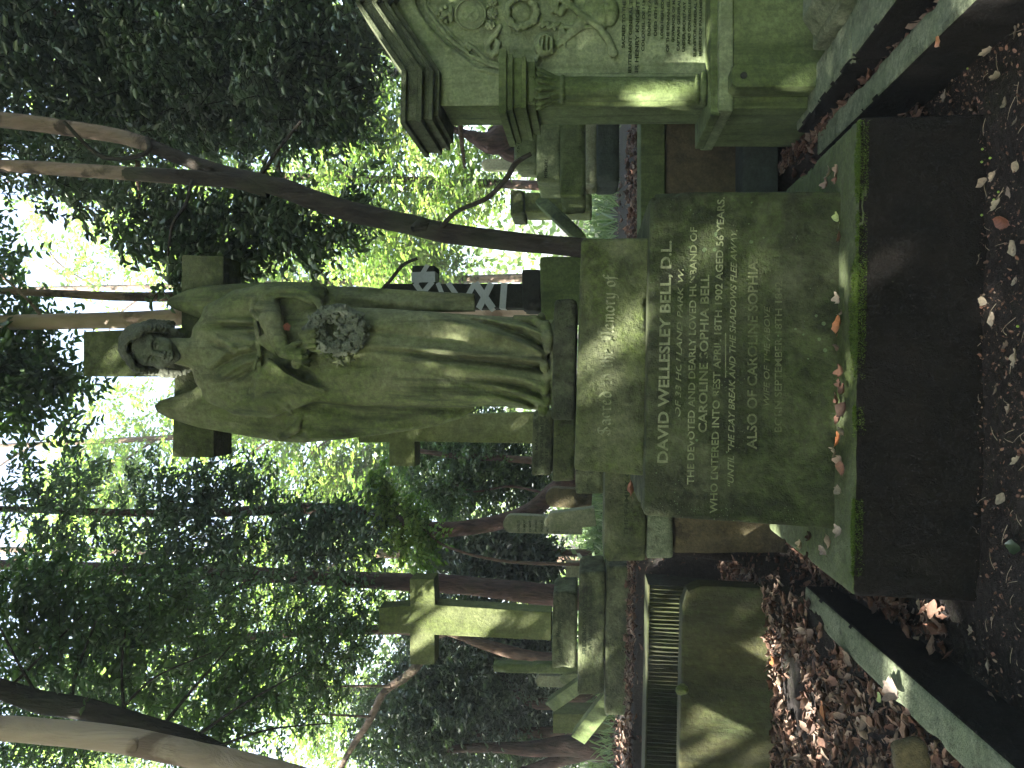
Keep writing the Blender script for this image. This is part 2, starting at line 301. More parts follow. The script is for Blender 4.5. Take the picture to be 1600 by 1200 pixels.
# ------------------------------------------------------------------ implicit-surface modelling (carved stone)
class Vol:
    def __init__(s, lo, hi, h):
        s.lo = np.array(lo, float); s.h = h
        s.n = np.ceil((np.array(hi)-s.lo)/h).astype(int)+1
        s.F = np.full(s.n, 12.0, np.float32)
        s.ax = [(s.lo[i]+np.arange(s.n[i])*h).astype(np.float32) for i in range(3)]
    def sub(s, lo, hi):
        a = [max(0, int((lo[i]-s.lo[i])/s.h)) for i in range(3)]
        b = [min(s.n[i], int((hi[i]-s.lo[i])/s.h)+2) for i in range(3)]
        sl = tuple(slice(a[i], max(a[i], b[i])) for i in range(3))
        x = s.ax[0][sl[0]][:, None, None]; y = s.ax[1][sl[1]][None, :, None]; z = s.ax[2][sl[2]][None, None, :]
        return sl, x, y, z
    def put(s, sl, d, k=0.0, mode='add'):
        F = s.F[sl]
        if F.size == 0: return
        if mode == 'add':
            if k > 0:
                h = np.maximum(k-np.abs(F-d), 0)/k; F[...] = np.minimum(F, d)-h*h*k*.25
            else: F[...] = np.minimum(F, d)
        elif mode == 'sub':
            d = -d
            if k > 0:
                h = np.maximum(k-np.abs(F-d), 0)/k; F[...] = np.maximum(F, d)+h*h*k*.25
            else: F[...] = np.maximum(F, d)
    def cap(s, a, b, ra, rb=None, k=3.0, mode='add', sq=(1, 1, 1)):
        rb = ra if rb is None else rb; a = np.array(a, float); b = np.array(b, float); m = max(ra, rb)/min(sq)+k+3
        sl, x, y, z = s.sub(np.minimum(a, b)-m, np.maximum(a, b)+m)
        ab = (b-a)*sq; L = float(ab@ab)+1e-9
        px, py, pz = (x-a[0])*sq[0], (y-a[1])*sq[1], (z-a[2])*sq[2]
        t = np.clip((px*ab[0]+py*ab[1]+pz*ab[2])/L, 0, 1)
        d = np.sqrt((px-t*ab[0])**2+(py-t*ab[1])**2+(pz-t*ab[2])**2)-(ra+(rb-ra)*t)
        s.put(sl, d, k, mode)
    def chain(s, pts, rs, k=3.0, mode='add', sq=(1, 1, 1)):
        if np.isscalar(rs): rs = [rs]*len(pts)
        for i in range(len(pts)-1): s.cap(pts[i], pts[i+1], rs[i], rs[i+1], k, mode, sq)
    def ell(s, c, r, k=3.0, mode='add', rot=None):
        c = np.array(c, float); r = np.array(r, float); m = r.max()+k+3
        sl, x, y, z = s.sub(c-m, c+m); x = x-c[0]; y = y-c[1]; z = z-c[2]
        if rot is not None:
            R = rot; x, y, z = (R[0][0]*x+R[1][0]*y+R[2][0]*z, R[0][1]*x+R[1][1]*y+R[2][1]*z, R[0][2]*x+R[1][2]*y+R[2][2]*z)
        k0 = np.sqrt((x/r[0])**2+(y/r[1])**2+(z/r[2])**2); k1 = np.sqrt((x/r[0]**2)**2+(y/r[1]**2)**2+(z/r[2]**2)**2)+1e-6
        s.put(sl, k0*(k0-1)/k1, k, mode)
    def box(s, lo, hi, rnd=1.0, k=0.0, mode='add'):
        lo = np.array(lo, float); hi = np.array(hi, float); c = (lo+hi)/2; hf = (hi-lo)/2-rnd; m = k+4+rnd
        sl, x, y, z = s.sub(lo-m, hi+m)
        qx, qy, qz = np.abs(x-c[0])-hf[0], np.abs(y-c[1])-hf[1], np.abs(z-c[2])-hf[2]
        d = np.sqrt(np.maximum(qx, 0)**2+np.maximum(qy, 0)**2+np.maximum(qz, 0)**2)+np.minimum(np.maximum(qx, np.maximum(qy, qz)), 0)-rnd
        s.put(sl, d, k, mode)
    def poly(s, P, c0, c1, rnd=2.0, k=3.0, mode='add', cfun=None, tilt=None):
        """P polygon in the first two axes, extruded along the third between c0 and c1 (c1 may be a function of x,y)"""
        P = np.array(P, float); m = rnd+k+4
        sl, x, y, z = s.sub([P[:, 0].min()-m, P[:, 1].min()-m, c0-m], [P[:, 0].max()+m, P[:, 1].max()+m, (c1 if np.isscalar(c1) else 90)+m])
        X = x[:, :, 0]+0*y[:, :, 0]; Y = y[:, :, 0]+0*x[:, :, 0]
        d2 = np.full(X.shape, 1e9); sgn = np.ones(X.shape)
        n = len(P)
        for i in range(n):
            a = P[i]; b = P[i-1]; e = b-a; wx, wy = X-a[0], Y-a[1]
            t = np.clip((wx*e[0]+wy*e[1])/(e@e), 0, 1); d2 = np.minimum(d2, (wx-e[0]*t)**2+(wy-e[1]*t)**2)
            c1_, c2_, c3_ = Y >= a[1], Y < b[1], e[0]*wy > e[1]*wx
            fl = (c1_ & c2_ & c3_) | (~c1_ & ~c2_ & ~c3_); sgn = np.where(fl, -sgn, sgn)
        d = (np.sqrt(d2)*sgn).astype(np.float32)
        top = c1 if np.isscalar(c1) else c1(X, Y, d)
        top = top*np.ones_like(X)
        mid = (top+c0)/2; hf = (top-c0)/2
        qx = (d+rnd)[:, :, None]; qz = np.abs(z-mid[:, :, None])-hf[:, :, None]+rnd
        D = np.sqrt(np.maximum(qx, 0)**2+np.maximum(qz, 0)**2)+np.minimum(np.maximum(qx, qz), 0)-rnd
        s.put(sl, D, k, mode)
    def mesh(s):
        F = s.F; S = F < 0
        n = np.array(F.shape)
        cnt = np.zeros(n-1, np.int8)
        cs = [(i, j, k) for i in (0, 1) for j in (0, 1) for k in (0, 1)]
        for (i, j, k) in cs: cnt += S[i:n[0]-1+i, j:n[1]-1+j, k:n[2]-1+k]
        act = (cnt > 0) & (cnt < 8); I = np.argwhere(act)
        val = {c: F[I[:, 0]+c[0], I[:, 1]+c[1], I[:, 2]+c[2]].astype(float) for c in cs}
        acc = np.zeros((len(I), 3)); w = np.zeros(len(I))
        for a in cs:
            for ax in range(3):
                if a[ax] == 0:
                    b = list(a); b[ax] = 1; b = tuple(b); va, vb = val[a], val[b]
                    m = (va < 0) != (vb < 0); t = np.where(m, va/np.where(m, va-vb, 1), 0)
                    p = np.array(a, float)[None]+t[:, None]*np.eye(3)[ax][None]
                    acc += p*m[:, None]; w += m
        V = (I+acc/w[:, None])*s.h+s.lo
        idx = np.full(n-1, -1, np.int32); idx[I[:, 0], I[:, 1], I[:, 2]] = np.arange(len(I))
        quads = []
        for ax in range(3):
            o1, o2 = [(1, 2), (2, 0), (0, 1)][ax]
            sa = [slice(None)]*3; sb = [slice(None)]*3; sa[ax] = slice(0, n[ax]-1); sb[ax] = slice(1, n[ax])
            E = np.argwhere(S[tuple(sa)] != S[tuple(sb)])
            E = E[(E[:, o1] > 0) & (E[:, o2] > 0) & (E[:, o1] < n[o1]-1) & (E[:, o2] < n[o2]-1)]
            fl = S[E[:, 0], E[:, 1], E[:, 2]]
            def g(d1, d2):
                e = E.copy(); e[:, o1] -= d1; e[:, o2] -= d2; return idx[e[:, 0], e[:, 1], e[:, 2]]
            q = np.stack([g(0, 0), g(1, 0), g(1, 1), g(0, 1)], 1)
            q[~fl] = q[~fl][:, ::-1]; quads.append(q)
        Q = np.concatenate(quads); Q = Q[(Q >= 0).all(1)]
        return V, Q
def rotm(ax, ay, az):
    from mathutils import Euler
    return np.array(Euler((ax, ay, az)).to_matrix())
# ------------------------------------------------------------------ the angel monument
def px2world(V, Y0, c2m):
    """volume coordinates (picture u, picture v, depth towards viewer in px) -> world"""
    return at(V[:, 0], V[:, 1], Y0-V[:, 2]*c2m)
def vol_object(name, vol, Y0, mat, parent, smooth=True, rough=0.0):
    V, Q = vol.mesh(); W = px2world(V, Y0, Y0/1200)
    me = mesh_np(name, W, Q[:, ::-1], 4, mat, smooth); return link(name, me, parent)
def lerp_tab(tab, v):
    tab = np.array(tab, float); return np.interp(v, tab[:, 0], tab[:, 1])
MON_Y = 2.95
monument = empty('angel_monument', (0.09, 3.2, 0.0), 'tall green stone monument with a winged angel holding a wreath on inscribed blocks', 'grave monument')
SY = 3.42
def build_statue():
    v = Vol((500, 240, -46), (770, 872, 84), 1.5)
    sl, U, Vv, Cc = v.sub((500, 300, -60), (770, 872, 90))
    y1 = Vv[0, :, 0]
    L = lerp_tab([(300, 628), (312, 610), (322, 592), (345, 583), (400, 586), (440, 584), (480, 575), (560, 565), (620, 563), (700, 563), (780, 565), (830, 560), (860, 556)], y1)
    Rr = lerp_tab([(300, 668), (312, 688), (324, 704), (345, 712), (400, 706), (440, 708), (480, 718), (560, 719), (650, 713), (735, 708), (800, 705), (830, 703), (860, 698)], y1)
    D = lerp_tab([(300, 18), (315, 24), (345, 32), (385, 36), (420, 32), (470, 34), (560, 40), (700, 44), (800, 48), (860, 50)], y1)
    uc, hw = (L+Rr)/2, (Rr-L)/2
    uc, hw, D = [a[None, :, None].astype(np.float32) for a in (uc, hw, D)]
    pw = 2.3
    q = ((np.abs(U-uc)/hw)**pw+(np.abs(Cc+2)/D)**pw)**(1/pw)
    d = (q-1)*np.minimum(hw, D)
    d = np.maximum(d, np.maximum(Vv-858, 300-Vv))
    front = np.clip((Cc+8)/20, 0, 1)
    folds = [ # (list of (v,u)), amplitude start,end, width start,end
        ([(470, 668), (496, 665), (584, 660), (707, 650), (790, 641), (850, 634)], 4, 11, 6, 8),
        ([(560, 655), (625, 651), (721, 639), (776, 634), (850, 624)], -2, -30, 3, 7),
        ([(540, 655), (570, 651), (652, 638), (735, 621), (817, 607), (850, 590)], 3, 13, 6, 9),
        ([(585, 637), (680, 617), (762, 605), (817, 597), (850, 585)], -3, -14, 5, 6),
        ([(600, 634), (652, 621), (735, 607), (804, 588), (850, 570)], 2, 10, 6, 7),
        ([(694, 610), (760, 594), (804, 580), (840, 566)], -2, -10, 5, 6),
        ([(680, 588), (760, 580), (830, 566)], 0, 8, 6, 6),
        ([(560, 684), (600, 680), (707, 668), (762, 657), (800, 650)], -5, -5, 5, 7),
        ([(560, 700), (640, 697), (700, 690), (780, 672)], 3, 5, 16, 14),
        ([(650, 710), (735, 691), (804, 671), (850, 645)], 2, 14, 6, 8),
        ([(680, 707), (762, 694), (817, 676), (850, 655)], -2, -20, 4, 6),
        ([(735, 705), (817, 691), (850, 676)], 2, 12, 5, 6),
        ([(800, 700), (855, 688)], 0, -10, 5, 5),
        ([(520, 600), (600, 590), (680, 583)], 0, 4, 16, 10),
        ([(500, 640), (560, 630), (600, 628)], -3, -2, 4, 4),
        ([(820, 652), (858, 640)], 0, -12, 4, 6),
        # bodice: V drapery
        ([(313, 703), (340, 700), (372, 698), (398, 696)], 3, 5, 5, 5),
        ([(318, 694), (350, 690), (396, 690)], -4, -7, 4, 4),
        ([(322, 684), (345, 668), (366, 656), (394, 654)], 3, 7, 6, 7),
        ([(318, 668), (340, 660), (362, 652)], -3, -7, 4, 4),
        ([(316, 622), (336, 634), (352, 648), (364, 656)], 3, 7, 6, 6),
        ([(326, 616), (350, 632), (378, 646), (396, 650)], -3, -8, 4, 5),
        ([(330, 602), (362, 622), (388, 636), (404, 640)], 3, 8, 6, 6),
        ([(345, 596), (372, 610), (394, 622)], -2, -6, 4, 4),
        ([(380, 600), (396, 618), (402, 640)], 2, 6, 5, 5),
        ([(345, 676), (375, 672), (398, 664)], 0, 5, 6, 6),
        ([(350, 680), (380, 680), (398, 678)], 0, -6, 4, 4),
    ]
    X2 = U[:, 0, 0][:, None]+0*y1[None, :]; Y2 = y1[None, :]+0*X2
    H = np.zeros_like(X2)
    for P, a0, a1, w0, w1 in folds:
        P = np.array(P, float); vs, us = P[:, 0], P[:, 1]
        cu = np.interp(y1, vs, us); t = np.clip((y1-vs[0])/(vs[-1]-vs[0]), 0, 1)
        fade = np.clip((y1-vs[0])/18+.0, 0, 1)*np.clip((vs[-1]+8-y1)/12, 0, 1)
        A = (a0+(a1-a0)*t**1.4)*fade*(1.75 if vs[0] < 460 else 1.1); Wd = w0+(w1-w0)*t
        H += A[None, :]*np.exp(-((X2-cu[None, :])/Wd[None, :])**2)
    H += (fbm(X2/38, Y2/160, 0*X2, 2, 3)-.5)*7*np.clip((Y2-500)/80, 0, 1)
    d = d-H[:, :, None].astype(np.float32)*front*.9
    v.put(sl, d, 0)
    # belt, gathered bunch below the neckline
    v.chain([(588, 402, 24), (612, 404, 32), (645, 406, 37), (680, 402, 34), (706, 398, 22)], 3.5, 3)
    for i in range(9):
        a = math.radians(200+i*18); v.cap((668, 404, 36), (668+24*math.cos(a), 418-16*math.sin(a)+8, 36), 3.4, 2.0, 2.0)
    # neck and shoulders
    v.cap((645, 322, 0), (653, 268, 6), 24, 20, 10); v.chain([(596, 340, 0), (612, 324, 2), (645, 314, 0), (680, 320, 2), (702, 338, 0)], [22, 19, 18, 18, 22], 8)
    # her left arm (viewer right): cloth over the upper arm, bare forearm across the waist
    v.chain([(706, 338, 0), (722, 375, 2), (732, 410, 8)], [22, 25, 24], 6)
    v.ell((733, 440, -6), (23, 62, 20), 8)
    v.chain([(702, 404, 38), (714, 394, 34), (730, 398, 30), (744, 412, 22), (749, 435, 16)], 4.2, 3)
    v.chain([(706, 412, 37), (720, 404, 34), (736, 414, 26), (745, 432, 20), (747, 455, 16), (741, 480, 18), (728, 497, 24), (716, 502, 28)], 5.5, 2.5)
    v.chain([(712, 418, 34), (728, 416, 30), (738, 435, 22), (738, 462, 20), (728, 486, 24)], 4, 2)
    v.ell((712, 462, 26), (13, 20, 16), 4, 'sub')
    v.chain([(722, 418, 18), (700, 424, 34), (668, 436, 46), (648, 444, 52)], [18, 18.5, 14, 10.5], 3)
    # her left hand laid over the wreath
    v.ell((641, 450, 55), (15, 15, 8), 4)
    for i in range(4):
        u = 628+i*8.2
        v.chain([(u+1, 455, 58), (u-2, 470-abs(i-1.5)*1.2, 60), (u-1, 481-abs(i-1.2)*2.5, 54), (u+1, 486-abs(i-1.2)*3, 48)], [5, 4.6, 4.1, 3.4], 1.2)
    v.chain([(652, 446, 56), (661, 458, 60), (664, 468, 60)], [5, 4.4, 3.6], 2)
    # her right arm (viewer left): shoulder, hanging sleeve with a dark opening, forearm
    v.chain([(590, 338, 0), (577, 375, 0), (571, 420, 6)], [22, 24, 24], 7)
    v.poly([(560, 392), (602, 398), (624, 408), (637, 418), (632, 436), (614, 468), (596, 500), (588, 512), (576, 496), (562, 462), (553, 430)], -15, lambda X, Y, dd: 22+np.clip((X-560)*.42, 0, 30)-np.clip((Y-470)*.1, 0, 8), 6, 6)
    v.chain([(637, 420, 50), (622, 444, 46), (604, 474, 42), (590, 506, 36)], [4, 3.8, 3.5, 3], 2)
    v.chain([(637, 434, 54), (627, 452, 54), (614, 478, 48), (602, 498, 42)], [6, 11, 12, 7], 1.5, 'sub', (1, 1, .38))
    v.chain([(600, 398, 26), (612, 402, 34), (620, 420, 40), (604, 446, 38), (590, 470, 32)], 3, 4)
    v.chain([(566, 395, 14), (592, 393, 26), (618, 400, 34)], 3.5, 3); v.chain([(566, 404, 16), (590, 402, 28)], 2.6, 2, 'sub')
    v.chain([(590, 400, 30), (582, 425, 30), (566, 447, 24), (556, 455, 16)], 3, 4)
    v.cap((632, 464, 38), (650, 474, 44), 9, 9, 3)
    # her right hand gripping the wreath from below
    v.ell((662, 474, 46), (12, 12, 8), 3)
    for i in range(4):
        v.chain([(656+i*7.5, 470, 52), (659+i*7.8, 481, 60), (660+i*8.3, 491, 60), (659+i*8.3, 497, 53)], [4.5, 4.2, 3.8, 3.4], 1)
    # feet and hem
    v.chain([(690, 852, 36), (672, 856, 52), (656, 856, 58)], [9, 9, 7], 4)
    for i in range(5): v.ell((651+i*7.5, 857, 58-i*1.5), (3.8, 5, 6), 1)
    for (a, b, c_, r_) in ((560, 848, 20, 8), (575, 853, 34, 7), (592, 850, 42, 8), (612, 854, 46, 6), (628, 850, 50, 7), (702, 846, 20, 7)): v.ell((a, b, c_), (r_+3, r_, r_), 5)
    v.chain([(704, 805, 20), (700, 835, 28), (690, 846, 40)], [4, 7, 5], 5)
    # carved rock under the feet
    v.ell((628, 866, 0), (74, 10, 52), 5)
    # wings: upper rounded part and long lower feathers
    def wtop(base):
        def f(X, Y, dd):
            return base+np.clip(-dd*.5, 0, 9)+3*np.sin((X+Y*.16)/5.2)*np.clip((Y-440)/60, 0, 1)*np.clip(-dd/4, 0, 1)+(fbm(X/18, Y/26, 0*X, 2, 8)-.5)*5
        return f
    v.poly([(719, 268), (726, 261), (734, 264), (746, 290), (753, 318), (757, 375), (760, 440), (759, 490), (756, 507), (748, 512), (735, 510), (700, 500), (700, 320)], -40, wtop(-16), 6, 5)
    v.poly([(714, 490), (753, 500), (753, 520), (749, 600), (744, 680), (741, 742), (713, 743), (712, 660), (700, 540)], -40, wtop(-20), 4, 2)
    v.poly([(574, 250), (566, 241), (556, 246), (546, 264), (532, 310), (521, 372), (511, 430), (508, 470), (511, 505), (515, 545), (523, 611), (534, 680), (547, 722), (560, 742), (575, 738), (600, 640), (605, 320), (590, 300)], -40, wtop(-15), 6, 5)
    for (a, b, c_) in ((524, 468, -6), (519, 452, -8)): v.ell((a, b, c_), (5, 10, 5), 3, 'sub')
    v.chain([(516, 440, -8), (530, 462, -4), (548, 470, -6)], [6, 6, 4], 4)
    v.chain([(758, 490, -12), (746, 505, -9), (735, 503, -10)], [5, 6, 4], 4); v.cap((756, 498, -6), (742, 512, -6), 2.2, 2.2, 2, 'sub')
    V, Q = v.mesh()
    # grain of weather: tiny random relief along the surface depth
    n = fbm(V[:, 0]/7, V[:, 1]/7, V[:, 2]/7, 3, 5)-.5
    V = V+np.stack([n*0.9, n*0.4, n*1.6], 1)
    W = px2world(V, SY, SY/1200)
    # head, modelled upright then tilted towards the viewer's right and bowed
    h = Vol((-42, -58, -48), (44, 62, 56), .8)      # x right, y up, z front
    h.ell((0, 10, -4), (29, 31, 34), 0); h.ell((0, -8, 6), (24.5, 36, 27), 8); h.ell((0, -31, 15), (13, 11, 13), 8); h.ell((0, -39, 22), (6.5, 5.5, 6), 5)
    h.chain([(-21, 8, 22), (-12, 8.5, 30.3), (-4, 5, 31)], [3, 3, 3], 6); h.chain([(21, 8, 22), (12, 8.5, 30.3), (4, 5, 31)], [3, 3, 3], 6)
    for sgn in (-1, 1):
        h.ell((sgn*11.5, -1, 35.5), (8.2, 4.8, 5.6), 5, 'sub')
        h.ell((sgn*11, -1.8, 26.5), (6.6, 4.6, 5.2), 1)
        h.chain([(sgn*5, -2, 30.5), (sgn*11, 1.8, 32.2), (sgn*17, -1.5, 29)], 1.4, 1.0)
        h.chain([(sgn*5.5, -4.2, 30), (sgn*11, -5.8, 31), (sgn*16.5, -3.5, 28.5)], 1.2, 1.2)
        h.ell((sgn*13.5, -17, 23), (10, 11, 8.5), 8); h.ell((sgn*4.3, -16.5, 35), (3, 2.8, 3.4), 2)
        h.ell((sgn*3.4, -18.6, 37), (1.3, 1, 2.2), .8, 'sub')
    h.chain([(0, 4, 32), (0, -6, 36.5), (0, -14.5, 41)], [2.8, 2.8, 3.3], 4); h.cap((0, -19, 35), (0, -21, 35), 1.2, 1.2, 1.5, 'sub')
    h.ell((0, -25, 31), (10, 7, 6), 4)
    h.chain([(-8.5, -25.2, 33.5), (-3, -22.8, 37), (0, -23.4, 37.4), (3, -22.8, 37), (8.5, -25.2, 33.5)], [1.2, 2, 2, 2, 1.2], 1)
    h.chain([(-7, -27, 34), (0, -28.6, 37), (7, -27, 34)], [1.3, 2.5, 1.3], 1)
    h.chain([(-8.5, -25.6, 36), (0, -25.8, 39.6), (8.5, -25.6, 36)], .75, .8, 'sub'); h.ell((0, -33, 33.5), (8, 2.2, 3), 2, 'sub')
    h.ell((-28.5, -5, 0), (3.5, 9, 6), 2); h.ell((28.5, -5, 0), (3.5, 9, 6), 2)
    HV, HQ = h.mesh()
    Rm = rotm(math.radians(12), 0, 0); Ry = rotm(0, math.radians(-9), 0); Rz = rotm(0, 0, math.radians(-15))
    # local axes here: x right, y up, z front
    def head_tf(P):
        P = P @ Rm.T; P = P @ Ry.T; P = P @ Rz.T
        return np.stack([656+P[:, 0]*1.02, 234-P[:, 1]*1.04, 12+P[:, 2]], 1)
    HW = px2world(head_tf(HV), SY, SY/1200)
    allV = np.concatenate([W, HW]); Qh = HQ+len(W)
    return allV, np.concatenate([Q[:, ::-1], Qh]), len(Q), head_tf
SV, SQ, nb, head_tf = build_statue()
statue = link('statue', mesh_np('statue', SV, SQ, 4, [M['statue'], M['headst']], True, (np.arange(len(SQ)) >= nb).astype(np.int32)), monument)
def build_hair():
    h = Vol((-60, -80, -56), (60, 66, 52), 1.0)
    rs = random.Random(3)
    h.ell((0, 14, -8), (34, 33, 35), 0)
    h.ell((0, -4, 40), (23.5, 33, 30), 3, 'sub')
    # wavy locks swept from the centre parting around the brow
    for sgn in (-1, 1):
        for j in range(9):
            y0 = 43-j*1.5; z0 = 26-j*7.2
            pts = []
            for i in range(9):
                t = i/8
                ang = t*2.0
                x = sgn*(2+ (31+3*math.sin(j*1.7))*math.sin(min(ang, 1.5708))+ (1.5*math.sin(t*13+j)))
                y = y0-(52+ j*2)*t**1.35+2.0*math.sin(t*15+j*2.1)
                z = z0 - 22*t + (10 if j < 3 else 3)*math.sin(t*3.1)
                pts.append((x, y, z))
            h.chain(pts, [3.6+1.6*math.sin(.4+i*.35) for i in range(9)], 1.6)
        for j in range(5):   # side rolls over the ears
            h.chain([(sgn*(27+rs.uniform(-1, 1)), 16-j*3, 16-j*6), (sgn*(34+rs.uniform(-1, 2)), 2-j*3, 10-j*6), (sgn*33, -14-j*2, 2-j*5), (sgn*27, -24-j*2, -8-j*4)], [4.5, 6, 5.5, 4], 1.6)
    # lock lying on the shoulder (viewer left) and a short one on the right
    h.chain([(-28, -14, -6), (-33, -30, -4), (-31, -46, -2), (-22, -62, 0), (-16, -73, 2)], [8, 8, 6.5, 4.5, 2], 3)
    h.chain([(-25, -18, 0), (-28, -34, 3), (-24, -52, 4)], [5, 4.5, 3], 2)
    h.chain([(27, -16, -8), (31, -30, -8), (26, -44, -10), (20, -54, -12)], [7, 6.5, 5, 3], 3)
    h.ell((0, -18, -24), (26, 26, 18), 6)
    V, Q = h.mesh()
    n = np.sin(V[:, 1]*.8+V[:, 0]*.5*np.sign(V[:, 0])+V[:, 2]*.3)*.6+(fbm(V[:, 0]/4, V[:, 1]/4, V[:, 2]/4, 2, 9)-.5)*2
    c = V-np.array([0, 5, -8]); c /= np.linalg.norm(c, axis=1)[:, None]; V = V+c*n[:, None]
    return link('hair', mesh_np('hair', px2world(head_tf(V), SY, SY/1200), Q, 4, M['wreathst'] if False else M['hair'], True), statue)
M['hair'] = stone('dark_weathered_hair_stone', (.15, .15, .13), (.08, .1, .05), .3, (.045, .047, .045), .5, .1, 2, 1, .5)
build_hair()
def build_wreath():
    w = Vol((628, 464, 34), (736, 594, 88), 1.1); rs = random.Random(5)
    for i in range(260):
        a = rs.uniform(0, 2*math.pi)
        rr = 28+rs.uniform(-14, 13); r1 = rs.uniform(2.2, 5.5)
        cx, cy = 684+rr*math.cos(a)*.98, 526+rr*math.sin(a)*1.25
        z = 52+rs.uniform(-4, 8)-abs(rr-30)*.4
        if rs.random() < .5: w.ell((cx, cy, z), (r1, r1*rs.uniform(.7, 1.4), r1), .8)
        else:
            b = rs.uniform(0, 6.28); w.ell((cx, cy, z), (r1*1.6, r1*.7, r1*.8), .6, 'add', rotm(rs.uniform(-.6, .6), rs.uniform(-.6, .6), b))
    for i in range(40): r1 = rs.uniform(2.5, 5); w.ell((684+rs.uniform(-12, 14), 534+rs.uniform(-8, 34), 50+rs.uniform(-3, 7)), (r1, r1*rs.uniform(.7, 1.4), r1), .8)
    for i in range(30): 
        a = i/30*2*math.pi; w.cap((684+30*math.cos(a), 526+37*math.sin(a), 50), (684+30*math.cos(a+.21), 526+37*math.sin(a+.21), 50), 10, 10, 2)
    for i in range(150): 
        a = rs.uniform(0, 6.28); rr = 30+rs.uniform(-12, 12); w.ell((684+rr*math.cos(a), 526+rr*math.sin(a)*1.25, 58+rs.uniform(-3, 4)-abs(rr-30)*.3), (2.2, 1.8, 2.4), .8, 'sub')
    V, Q = w.mesh(); V = V+(fbm(V[:, 0]/3, V[:, 1]/3, V[:, 2]/3, 2, 4)-.5)[:, None]*2.2
    link('wreath', mesh_np('wreath', px2world(V, SY, SY/1200), Q[:, ::-1], 4, M['wreathst'], True), statue)
    w = Vol((620, 480, 34), (676, 575, 80), 1.0)         # carved lilies and leaves trailing from the wreath
    for (cx, cy, a) in ((656, 500, .3), (644, 512, 1.2), (652, 536, 2.1), (640, 545, 2.9), (662, 556, 1.8), (636, 530, 2.4)):
        for j in range(6):
            b = a+j*1.05; w.cap((cx, cy, 54), (cx+9*math.cos(b), cy+10*math.sin(b), 52+3*math.cos(j)), 3.6, 1.4, 1.2)
        w.ell((cx, cy, 56), (3.2, 3.2, 3), 1)
        w.ell((cx, cy, 60), (1.6, 1.6, 3), .6, 'sub')
    w.chain([(655, 485, 52), (650, 510, 50), (652, 540, 50), (660, 566, 50)], 4, 2)
    V, Q = w.mesh(); link('carved_lilies', mesh_np('carved_lilies', px2world(V, SY, SY/1200), Q[:, ::-1], 4, M['statue'], True), statue)
    # a small faded red flower tucked beside the wreath
    mb = MB(); p0 = at(689, 448, SY-.155)
    for i in range(14):
        a = i*2.4; r = .004+.0007*i
        c = p0+np.array([r*math.cos(a), -.004*math.sin(i), r*math.sin(a)]); s_ = .007
        mb.add([c+np.array([-s_, 0, 0]), c+np.array([0, -.006, s_]), c+np.array([s_, 0, 0]), c+np.array([0, .004, -s_])], [(0, 1, 2, 3)])
    rf = mb.build('faded_flower', M['dry_red'], None); tag(rf, 'small faded red flower tucked between the angel\'s arm and the stone wreath', 'flower')
build_wreath()
# cross behind the angel (a part of the monument)
def build_cross_behind():
    mb = MB(); Yf, th = SY+.115, .19
    q = [(612, 130), (682, 130), (688, 283), (802, 284), (800, 349), (690, 349), (700, 858), (612, 858), (612, 335), (485, 334), (486, 269), (612, 272)]
    f = [at(a, b, Yf) for a, b in q]; bk = [p+np.array([0, th, 0]) for p in f]; n = len(q)
    faces = [tuple(range(n-1, -1, -1)), tuple(range(n, 2*n))]+[(i, (i+1) % n, n+(i+1) % n, n+i) for i in range(n)]
    mb.add(f+bk, faces); return mb.build('cross', M['tier'], monument, .006)
build_cross_behind()
# blocks
mb = MB(); mb.rough(pxblock((545, 733), (860, 899), 3.17, .5, [(544, 861), (732, 866), (735, 901), (543, 897)]), .012); mb.build('plinth', M['plinth'], monument, .006)
mb = MB(); mb.rough(pxblock(0, 0, 3.05, .72, [(465, 897), (828, 908), (829, 1016), (456, 1009)])); upper = mb.build('upper_block', M['tier'], monument, .01)
mb = MB(); mb.rough(pxblock(0, 0, MON_Y, .95, [(394, 1006), (901, 1017), (902, 1330), (371, 1330)])); die = mb.build('inscribed_block', M['die'], monument, .012)
def base_block():
    z1 = PZ(1308, MON_Y, 640); f0 = onz(268, 1333, z1); f1 = onz(1018, 1344, z1); x0, x1 = f0[0], f1[0]; y0, y1 = f0[1], f1[1]
    mb = MB(); mb.rough([(x0, y0, z1), (x1, y1, z1), (x1+.01, y1, -.2), (x0-.005, y0, -.2), (x0, 3.95, z1), (x1, 3.95, z1), (x1, 3.95, -.2), (x0, 3.95, -.2)], .011, .007, .004, .018, 5, .011)
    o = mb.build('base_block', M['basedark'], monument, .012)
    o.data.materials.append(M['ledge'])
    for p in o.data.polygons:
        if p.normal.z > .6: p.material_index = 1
    return o
base = base_block()
